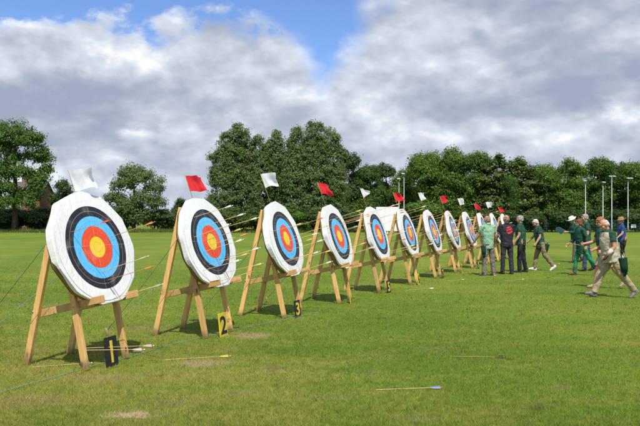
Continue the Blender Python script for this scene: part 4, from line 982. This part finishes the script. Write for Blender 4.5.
def person(label, foot, h, face, P):
    """foot: ground point below the hips; face: heading in degrees (0 = +X, 90 = away from camera); local +X is forward, +Y the left side"""
    s = h/1.75; g = lambda k, d=None: P.get(k, d)
    lean = R(g('lean', 2)); fat = g('fat', 0.); wide = g('wide', 1.)
    T = rotY(lean); up = T @ Vector((0, 0, 1)); fw = T @ Vector((1, 0, 0)); lf = Vector((0, 1, 0))
    thigh, shin = .415*s, .42*s
    J = {}
    for sd, k in ((1, 'L'), (-1, 'R')):
        th, kn = R(g('leg' + k, (0, 0))[0]), R(g('leg' + k, (0, 0))[1]); ab = R(g('splay', 3))
        hip = Vector((0, sd*.085*s, 0)); d1 = Vector((math.sin(th), sd*math.sin(ab), -math.cos(th))).normalized(); a2 = th - kn
        d2 = Vector((math.sin(a2), sd*math.sin(ab)*.6, -math.cos(a2))).normalized()
        knee = hip + d1*thigh; ank = knee + d2*shin; fp = R(g('foot' + k, 0)); yw = sd*R(g('toe', 9))
        fd = Vector((math.cos(fp)*math.cos(yw), math.cos(fp)*math.sin(yw), -math.sin(fp))); fu = Vector((math.sin(fp), 0, math.cos(fp)))
        J[k] = [hip, knee, ank, fd, fu]
    zmin = 9
    for k in 'LR':
        hip, knee, ank, fd, fu = J[k]; toe = ank + fd*.17*s - fu*.078*s; heel = ank - fd*.07*s - fu*.085*s; zmin = min(zmin, toe.z, heel.z)
    hz = -zmin; O = Vector((0, 0, hz))
    for k in 'LR': J[k][0] = J[k][0]+O; J[k][1] = J[k][1]+O; J[k][2] = J[k][2]+O
    root = empty('person', foot, (0, 0, R(face))); tag(root, label, 'person', 'archers on the field')
    sp = lambda z, x=0, y=0: O + up*z*s + fw*x*s + lf*y*s          # point in torso space
    # arms
    A = {}
    for sd, k in ((1, 'L'), (-1, 'R')):
        pitch, ab, el, tw = g('arm' + k, (5, 10, 15, 0))
        sh = sp(.515, 0, sd*.182*wide); p_, a_ = R(pitch), R(ab)
        d1 = (Vector((math.sin(p_)*math.cos(a_), sd*math.sin(a_), -math.cos(p_)*math.cos(a_)))).normalized()
        hinge = Vector((0, 1, 0)) - d1*d1.y; hinge.normalize()
        hinge = Matrix.Rotation(R(tw)*sd, 3, d1) @ hinge
        d2 = Matrix.Rotation(-R(el), 3, hinge) @ d1
        e = sh + d1*.29*s; w = e + d2*.255*s; A[k] = (sh, e, w, d1, d2, hinge)
    # head
    hp, hy, hr = R(g('head', (0, 0, 0))[0]), R(g('head', (0, 0, 0))[1]), R(g('head', (0, 0, 0))[2])
    nk = sp(.575, -.005); HM = T @ Matrix.Rotation(hy, 3, 'Z') @ rotY(hp) @ Matrix.Rotation(hr, 3, 'X')
    hu = HM @ Vector((0, 0, 1)); hc = nk + (up*.030 + hu*.115 + HM @ Vector((.018, 0, 0)))*s
    hd = lambda x, y, z: hc + (HM @ Vector((x, y, z)))*s
    # ---- body: one surface with head, neck, trunk, arms, hands, legs
    b = MB()
    b.ell(hd(-.008, 0, .022), (.098*s, .076*s, .098*s), HM); b.ell(hd(.022, 0, -.045), (.066*s, .058*s, .075*s), HM); b.ell(hd(.052, 0, -.088), (.030*s, .032*s, .026*s), HM)
    b.ell(hd(.088, 0, .040), (.016*s, .052*s, .016*s), HM)                               # brow
    b.tube([hd(.088, 0, .028), hd(.104, 0, -.004), hd(.114, 0, -.022), hd(.092, 0, -.034)], [.010*s, .012*s, .016*s, .012*s], 8)   # nose
    for y in (-1, 1):
        b.ell(hd(.066, y*.040, -.022), (.026*s, .026*s, .022*s), HM); b.ell(hd(-.002, y*.078, -.006), (.022*s, .010*s, .034*s), HM @ Matrix.Rotation(R(10), 3, 'Y'))
    b.ell(hd(.084, 0, -.055), (.014*s, .026*s, .009*s), HM); b.ell(hd(.081, 0, -.068), (.014*s, .024*s, .009*s), HM)
    b.tube([sp(.49), nk, hd(-.012, 0, -.05)], [.058*s, .054*s, .052*s], 14)
    tor = [(-.07, .125, .085), (.0, .135, .095), (.14, .125, .088+fat*.5), (.32, .138, .098+fat*.5), (.44, .142, .090), (.500, .110, .062), (.54, .055, .045)]
    b.loft([(sp(z, x_), lf*wy*s*wide, fw*-wx*s) for z, wy, wx in tor for x_ in [0.015 if .1 < z < .4 and fat else 0.]])
    for sd, k in ((1, 'L'), (-1, 'R')):
        sh, e, w, d1, d2, hg = A[k]
        b.tube([sh + Vector((0, -sd*.04*s, 0)), sh, sh.lerp(e, .5), e, e.lerp(w, .3), w.lerp(e, .12), w], [.050*s, .054*s, .048*s, .040*s, .043*s, .029*s, .027*s], 12)
        hip, knee, ank, fd, fu = J[k]
        b.tube([hip + up*.05*s, hip, hip.lerp(knee, .5), knee, knee.lerp(ank, .28), ank.lerp(knee, .1), ank - fu*.03*s], [x*s*(1. if g('shorts') else .82) for x in (.085, .085, .070, .052, .057, .036, .036)], 12)
        b.tube([ank - fd*.03*s - fu*.045*s, ank + fd*.06*s - fu*.045*s, ank + fd*.13*s - fu*.055*s], [.024*s, .024*s, .018*s], 10)
        # hand: palm, four curled fingers of different lengths, thumb
        side = d2.cross(hg).normalized(); curl = R(g('curl' + k, 28)); pn = hg*(-sd)
        # palm faces the body; fingers spread along 'fr', bend about it towards 'pd'
        pd = (Vector((0, -sd, 0)) - d2*(-sd*d2.y)); pd = pd.normalized() if pd.length > .2 else hg.cross(d2).normalized()
        fr = d2.cross(pd).normalized()
        if fr.dot(fw) < 0: fr = -fr                                                          # towards the thumb side
        HMx = Matrix((fr, pd, d2)).transposed()
        b.ell(w + d2*.048*s, (.040*s, .017*s, .056*s), HMx); b.tube([w - d2*.02*s, w + d2*.03*s], [.026*s, .028*s], 10)
        for q, (off, ln) in enumerate(((.030, .072), (.010, .082), (-.010, .076), (-.029, .060))):
            p0 = w + d2*.085*s + fr*off*s; pts = [p0 - d2*.02*s, p0]; dd = d2.copy()
            for fr_ in (.45, .32, .26):
                dd = (dd*math.cos(curl*(1+.12*q)) + pd*math.sin(curl*(1+.12*q))).normalized(); pd2 = pd
                pts.append(pts[-1] + dd*ln*fr_*s)
            b.tube(pts, [.0095*s, .0095*s, .0088*s, .0080*s, .0068*s], 8)
        t0 = w + d2*.032*s + fr*.030*s; td = (fr*.75 + d2*.75 + pd*.25).normalized(); td2 = (d2 + pd*.55 + fr*.2).normalized()
        b.tube([t0 - fr*.012*s, t0 + td*.028*s, t0 + td*.028*s + td2*.030*s, t0 + td*.028*s + td2*.052*s], [.013*s, .0115*s, .0098*s, .008*s], 8)
    body = shape(b, 'body', g('skin', M_SKIN), root, .0068, 3)
    for y in (-1, 1):
        q = MB(); q.ell(hd(.0845, y*.032, .017), (.009*s, .013*s, .007*s), HM, 0, 8, 6); q.build('eye', M_EYE, body)
    q = MB(); q.ell(hd(.0935, 0, -.0615), (.008*s, .024*s, .006*s), HM, 0, 10, 6); q.build('mouth', M_LIP, body)
    # ---- shirt
    b = MB(); hem = g('hem', -.10)
    tr = [(hem, .176, .130+fat*.5), (hem+.08, .172, .128+fat*.7), (.12, .164, .124+fat), (.30, .180, .138+fat*.7), (.43, .188, .132+fat*.2), (.505, .172, .108), (.548, .128, .088), (.585, .078, .074)]
    b.loft([(sp(z, .02*(fat > 0)), lf*wy*s*wide, fw*-wx*s) for z, wy, wx in tr])
    slv = g('sleeve', .62)
    for k in 'LR':
        sh, e, w, d1, d2, hg = A[k]; sd = 1 if k == 'L' else -1
        if slv <= 1: b.tube([sh + Vector((0, -sd*.05*s, .0)), sh, sh.lerp(e, .45), sh.lerp(e, slv)], [.066*s, .068*s, .064*s, .066*s], 14)
        else: b.tube([sh + Vector((0, -sd*.05*s, 0)), sh, sh.lerp(e, .5), e, e.lerp(w, .5), e.lerp(w, slv-1)], [.068*s, .070*s, .062*s, .056*s, .050*s, .044*s], 14)
    shape(b, g('top', 'shirt'), g('shirt'), root, .010, 2, .040)
    if g('collar', True):
        b = MB(); b.tube([sp(.560, -.004), sp(.592, .002), sp(.604, .006)], [(.079*s, .076*s), (.070*s, .070*s), (.068*s, .067*s)], 16, cap=False); co = b.build('collar', g('shirt'), root)
        q = co.modifiers.new('cloth', 'SOLIDIFY'); q.thickness = .008
    if g('vest'):
        b = MB(); tr2 = [(z, wy*(1.05 if z < .42 else 1.13), wx+.016) for z, wy, wx in tr[:-1]]
        b.loft([(sp(z, .02*(fat > 0)), lf*wy*s*wide, fw*-wx*s) for z, wy, wx in tr2]); v = shape(b, 'vest', g('vest'), root, .010, 1, .036)
        for y in (-.085, .085):
            q = MB(); q.box(sp(.06, .150+fat, y), (.02, .10, .12), T, 0, .006); q.build('pocket', g('vest'), v)
    # ---- trousers / shorts
    b = MB(); b.loft([(sp(z), lf*wy*s*wide, fw*-wx*s) for z, wy, wx in ((-.115, .10, .085), (-.07, .160, .110), (.0, .165, .115), (.075, .150, .105+fat*.4))])
    lo = g('loose', 1.); sho = g('shorts')
    for k in 'LR':
        hip, knee, ank, fd, fu = J[k]
        pts = [hip + up*.03*s, hip.lerp(knee, .18), hip.lerp(knee, .6), knee, knee.lerp(ank, .45), ank - fu*.005*s - fd*.01*s]; rr = [.092, .098, .085*lo, .070*lo, .066*lo, .060*lo]
        if sho: pts = pts[:3] + [hip.lerp(knee, .92)]; rr = rr[:3] + [.088]
        b.tube(pts, [x*s for x in rr], 14)
    shape(b, g('legname', 'trousers'), g('trousers'), root, .010, 2, .044*min(1, lo))
    # ---- shoes
    for k in 'LR':
        hip, knee, ank, fd, fu = J[k]; b = MB(); sdv = fu.cross(fd).normalized(); bt = g('boot', 0.)
        Mx = Matrix((fd, sdv, fu)).transposed()
        b.loft([(ank + fd*x*s - fu*z*s, sdv*wy*s, fu*wz*s) for x, z, wy, wz in ((-.080, .050, .024, .026), (-.068, .042, .037, .042), (-.01, .034, .043, .052), (.06, .040, .048, .044), (.12, .052, .050, .032), (.170, .060, .038, .024), (.19, .064, .016, .014))])
        b.tube([ank + fu*(.02+bt)*s, ank - fu*.03*s], [(.052 if bt else .048)*s, .050*s], 12)
        b.box(ank + fd*.055*s - fu*.079*s, (.245*s, .078*s, .014*s), Mx)
        if bt: b.tube([ank.lerp(knee, .42), ank.lerp(knee, .2), ank], [.066*s, .060*s, .050*s], 12)
        shape(b, 'boot' if bt else 'shoe', g('shoe'), root, .009, 2)
    # ---- hair
    hs = g('hair')
    if hs:
        col, style = hs; b = MB()
        if style == 'fringe':
            b.ell(hd(-.036, 0, .004), (.078*s, .0815*s, .056*s), HM); b.ell(hd(-.050, 0, -.022), (.058*s, .070*s, .060*s), HM); b.ell(hd(-.030, 0, .045), (.078*s, .0745*s, .050*s), HM)
        elif style == 'crop':
            b.ell(hd(-.020, 0, .034), (.092*s, .0795*s, .090*s), HM); b.ell(hd(-.046, 0, -.012), (.060*s, .073*s, .072*s), HM); b.ell(hd(.045, .02, .082), (.036*s, .046*s, .022*s), HM)
        else:
            b.ell(hd(-.014, 0, .038), (.106*s, .088*s, .098*s), HM); b.ell(hd(-.048, 0, -.025), (.070*s, .084*s, .10*s), HM)
            for y in (-1, 1): b.ell(hd(.012, y*.070, .0), (.045*s, .020*s, .065*s), HM)
            b.ell(hd(.060, .015, .078), (.040*s, .055*s, .022*s), HM)
            if style == 'long': b.ell(hd(-.062, 0, -.085), (.050*s, .088*s, .085*s), HM)
        shape(b, 'hair', M_HAIR[col], root, .007, 1, .030, TEXH)
    if g('beard'):
        b = MB(); b.ell(hd(.058, 0, -.085), (.040*s, .052*s, .040*s), HM); shape(b, 'beard', M_HAIR[g('beard')], root, .008, 2, .015, TEXH)
    if g('hat'):
        b = MB(); rim = .165*s; n = 28; vs = []; fs = []
        rows = [(rim, .058), (rim*.97, .052), (.108*s, .068), (.104*s, .10), (.094*s, .145), (.06*s, .162), (.02*s, .160)]
        for r_, z in rows:
            for j in range(n):
                a = 2*math.pi*j/n; vs.append(hd(0, 0, 0) + HM @ Vector((r_*1.06*math.cos(a)-.006*s, r_*.94*math.sin(a), (z + (.014*math.cos(2*a) if r_ > .12*s else 0))*s)))
        K = len(rows); fs = [(i*n+j, i*n+(j+1) % n, (i+1)*n+(j+1) % n, (i+1)*n+j) for i in range(K-1) for j in range(n)] + [tuple(range((K-1)*n, K*n))]
        b.add(vs, fs, 0, True); hb = b.build('hat', g('hat'), root); sm = hb.modifiers.new('felt', 'SOLIDIFY'); sm.thickness = .006
        bb = MB(); bb.tube([hd(-.006, 0, .074), hd(-.006, 0, .096)], [(.116*s, .104*s), (.112*s, .101*s)], 24, cap=False); 
    if g('belt', True):
        b = MB(); b.loft([(sp(z, .012*(fat > 0)), lf*(.170)*s*wide, fw*-(.122+fat*.6)*s) for z in (-.035, .010)]); b.build('belt', M_BELT, root)
    if g('bracer'):
        for k in g('bracer'):
            sh, e, w, d1, d2, hg = A[k]; b = MB(); b.tube([e.lerp(w, .30), e.lerp(w, .84)], [.050*s, .037*s], 14); b.build('arm_guard', g('bracer_mat', M_BELT), root)
    if g('glove'):
        sh, e, w, d1, d2, hg = A[g('glove')]; b = MB(); b.ell(w + d2*.05*s, (.036*s, .036*s, .062*s), d2.to_track_quat('Z', 'Y').to_matrix()); b.tube([w - d2*.03*s, w + d2*.04*s], [.036*s, .036*s], 12); shape(b, 'glove', M_BELT, root, .008, 2)
    bpy.context.view_layer.update()
    MW = Matrix.Translation(foot) @ Matrix.Rotation(R(face), 4, 'Z')
    return dict(root=root, M=MW, hip=lambda x, y, z: MW @ sp(z, x, y), hand=lambda k: MW @ (A[k][2] + A[k][4]*.08*s), handd=lambda k: (MW.to_3x3() @ A[k][4]).normalized(), s=s)
def quiver(top, d, L, r, mat, label, arrows=None, tassel=False, flat=False):
    """belt quiver or pouch hanging from top along d"""
    d = Vector(d).normalized(); o = empty('belt_quiver', top, d.to_track_quat('-Z', 'Y').to_euler())
    b = MB(); r_ = (r, r*.6) if flat else (r, r*.8)
    b.tube([(0, 0, .0), (0, 0, -.02), (0, 0, -L*.6), (0, 0, -L)], [(x*r_[0], x*r_[1]) for x in (1.05, 1.0, .92, .72)], 14); b.build('pouch', mat, o)
    b = MB(); b.tube([(-.01, 0, .06), (0, 0, -.03)], .012, 6); b.build('strap', M_BELT, o)
    if tassel:
        b = MB(); rr = random.Random(4)
        for k in range(16):
            a = rr.uniform(0, 6.28); q = rr.uniform(.01, .045); b.tube([(.2*q*math.cos(a), .2*q*math.sin(a), -L*.75), (q*math.cos(a), q*math.sin(a), -L*.75-.08), (1.1*q*math.cos(a), 1.1*q*math.sin(a), -L*.75-rr.uniform(.13, .17))], [.008, .010, .006], 6)
        b.build('tassel', M_TASSEL, o)
    if arrows:
        for k, (c, hh) in enumerate(arrows):
            a = k*2.2; x, y = .45*r*math.cos(a), .4*r*math.sin(a); b = MB()
            b.tube([(x, y, -.05), (x*1.15, y*1.15, hh)], .0045, 6)
            for t in range(3):
                q = R(120*t); e = Vector((math.cos(q), math.sin(q), 0))*.017; nn = Vector((-e.y, e.x, 0)).normalized()*.0012; B = Vector((x*1.1, y*1.1, 0))
                vs = [B + nn + Vector((0, 0, hh-.12)), B + nn + e + Vector((0, 0, hh-.09)), B + nn + e + Vector((0, 0, hh-.03)), B + nn + Vector((0, 0, hh-.02))]; vs += [v - 2*nn for v in vs]
                b.add(vs, [(0, 1, 2, 3), (7, 6, 5, 4), (0, 4, 5, 1), (1, 5, 6, 2), (2, 6, 7, 3)], 1)
            b.build('quiver_arrow', [M_SHAFT, M_FL[c]], o)
    return tag(o, label, 'quiver')

# headings: 180 = towards the left of the picture, 90 = away
p = person('man in light green shirt and grey brown trousers, seen from behind at the last bosses', gpt(488.5, 275.8), 1.77, 112,
    dict(shirt=C['light green cotton'], trousers=C['grey brown cotton'], shoe=M_SH['grey'], skin=M_SKIN_R, hair=('stubble', 'fringe'), legL=(4, 3), legR=(-3, 2), armL=(22, 14, 14, 0), armR=(4, 14, 24, 0), fat=.02, wide=1.08, head=(10, 8, 0), toe=12, splay=4, hem=-.13))
quiver(p['hip'](-.02, .20, -.04), (.1, 0, -1), .26, .075, M_POUCH, 'dark green pouch on the left hip of the man in light green', None, True, True)
p = person('man in black shirt with red back print and charcoal trousers, hands in front', gpt(507, 274.2), 1.79, 100,
    dict(shirt=black_print(), trousers=C['charcoal cotton'], shoe=M_SH['black'], skin=M_SKIN_T, hair=('stubble', 'fringe'), legL=(3, 2), legR=(-2, 2), armL=(14, 9, 62, 25), armR=(12, 9, 66, 25), fat=.03, wide=1.10, head=(6, 14, 0), toe=12, splay=4, hem=-.12))
p = person('grey haired man in dark green shirt and black trousers beside the man in black', gpt(521.5, 272.4), 1.79, 156,
    dict(shirt=C['dark green cotton'], trousers=C['black twill'], shoe=M_SH['black'], hair=('grey', 'crop'), legL=(6, 5), legR=(-5, 4), armL=(4, 9, 26, 0), armR=(8, 12, 22, 0), fat=.03, wide=1.05, head=(4, 4, 0), hem=-.08))
quiver(p['hip'](-.02, .19, -.03), (-.25, -.1, -1), .30, .05, M_BELT, 'dark quiver with orange feathered arrows on the man beside the one in black', [('orange', .12), ('orange', .16), ('orange', .10), ('orange', .14)])
p = person('white haired walker in dark green shirt and khaki trousers, head bent down', gpt(541, 270.6), 1.72, 178,
    dict(shirt=C['dark green cotton'], trousers=C['khaki drill'], shoe=M_SH['white'], hair=('white', 'crop'), legL=(-15, 22), footL=36, legR=(17, 8), footR=-6, armL=(2, 10, 30, 0), armR=(18, 10, 26, 0), lean=10, fat=.025, head=(24, 6, 0), hem=-.14, loose=1.1))
quiver(p['hip'](.14, .12, -.03), (.1, 0, -1), .14, .085, M_BELT, 'black bag at the front of the white haired walker', None, False, True)
quiver(p['hip'](-.17, .12, -.05), (-.25, 0, -1), .30, .075, M_POUCH, 'dark green quiver with tassel behind the white haired walker', [('white', .08), ('black', .10)], True)
p = person('man in white sun hat and dark green jacket holding a blue clipboard', gpt(575.5, 262.4), 1.80, 184,
    dict(shirt=C['bottle green cloth'], trousers=C['grey green cloth'], shoe=M_SH['black'], hair=('grey', 'crop'), hat=C['white cotton'], legL=(12, 6), footL=0, legR=(-14, 14), footR=22, armL=(20, 8, 74, 10), armR=(24, 8, 70, 10), sleeve=1.85, lean=6, head=(22, 0, 0), fat=.02, hem=-.20, curlL=40, curlR=40))
hp_ = (p['hand']('L') + p['hand']('R'))/2; fwd = Vector((math.cos(R(184)), math.sin(R(184)), 0))
cb = empty('clipboard', hp_ + fwd*.06 + Vector((0, 0, .02)), (R(48), R(-28), R(184)))
b = MB(); b.box((.06, 0, 0), (.30, .24, .008), ch=.003); bd = b.build('board', simple('blue plastic', (.16, .25, .55), .4, .4), cb)
b = MB(); b.box((.05, 0, .0065), (.25, .20, .004)); b.build('paper', simple('score paper', (.62, .68, .84), .7), cb)
b = MB(); b.box((.225, 0, .013), (.03, .10, .012), ch=.003); b.build('clip', M_BOLT, cb); tag(cb, 'blue clipboard with paper held by the man in the white hat', 'clipboard')
p = person('tall grey haired man in blue jeans behind the woman in green tights', gpt(586.5, 271.0), 1.84, 176,
    dict(shirt=C['dark green cotton'], trousers=C['blue denim'], shoe=M_SH['black'], hair=('grey', 'crop'), legL=(10, 5), legR=(-12, 10), footR=18, armL=(4, 10, 30, 0), armR=(4, 10, 20, 0), head=(6, 0, 0), wide=1.04))
p = person('red haired woman in bottle green coat, bright green tights and brown boots, walking', gpt(581.5, 275.4), 1.68, 186,
    dict(shirt=C['bottle green cloth'], top='coat', trousers=C['bright green tights'], legname='tights', shoe=M_SH['brown'], boot=.06, hair=('red', 'long'), legL=(-26, 20), footL=32, legR=(16, 8), footR=-4, armL=(-22, 14, 34, 0), armR=(8, 12, 40, 0), sleeve=1.9, hem=-.24, lean=5, loose=.95, head=(6, 10, 0), wide=.98, fat=.012))
p = person('ginger haired archer in dark green top and stone shorts, behind the man in beige vest', gpt(604.5, 288.6), 1.72, 186,
    dict(shirt=C['dark green cotton'], trousers=C['stone shorts'], legname='shorts', shorts=True, shoe=M_SH['tan'], skin=M_SKIN_R, hair=('ginger', 'full'), legL=(-22, 18), footL=30, legR=(16, 6), footR=-4, armL=(-2, 12, 44, 0), armR=(16, 8, 62, 0), lean=6, head=(10, 0, 0), fat=.02, curlR=50))
q = p['hand']('R'); put_arrow(q + Vector((.40, .02, -.12)), Vector((-1, -.02, .22)).normalized(), 'orange', .76, 'p', 'orange feathered arrow held by the ginger haired archer', 'arrows in hand', True)
p = person('white haired man in beige vest and sand trousers striding left, nearest of the walkers', gpt(612, 297.6), 1.72, 184,
    dict(shirt=C['dark green cotton'], vest=C['beige vest cloth'], trousers=C['sand drill'], shoe=M_SH['grey'], skin=M_SKIN_R, hair=('white', 'fringe'), legL=(-24, 14), footL=34, legR=(27, 5), footR=-14, armL=(-4, 9, 46, 10), armR=(6, 6, 72, 25), glove='L', bracer='L', bracer_mat=simple('pale arm guard', (.55, .42, .36), .6), lean=10, fat=.045, wide=1.05, head=(20, 4, 0), hem=-.10, loose=1.14, belt=True))
quiver(p['hip'](-.13, .20, -.03), (.12, -.05, -1), .30, .085, M_POUCH, 'dark green belt quiver with tassel on the man in beige vest', [('white', .07), ('green', .10)], True)
p = person('archer in deep blue top, dark trousers and brown hat, farthest right', gpt(622.5, 263.2), 1.74, 168,
    dict(shirt=C['deep blue cloth'], trousers=C['black twill'], shoe=M_SH['black'], hair=('grey', 'crop'), hat=C['straw brown felt'], legL=(4, 3), legR=(-4, 3), armL=(8, 12, 40, 0), armR=(6, 12, 30, 0), fat=.03, wide=1.05, head=(8, 0, 0)))
quiver(p['hip'](-.06, .20, -.02), (-.15, 0, -1), .26, .05, M_BELT, 'quiver with orange feathered arrows on the archer in deep blue', [('orange', .14), ('orange', .10), ('orange', .17)])
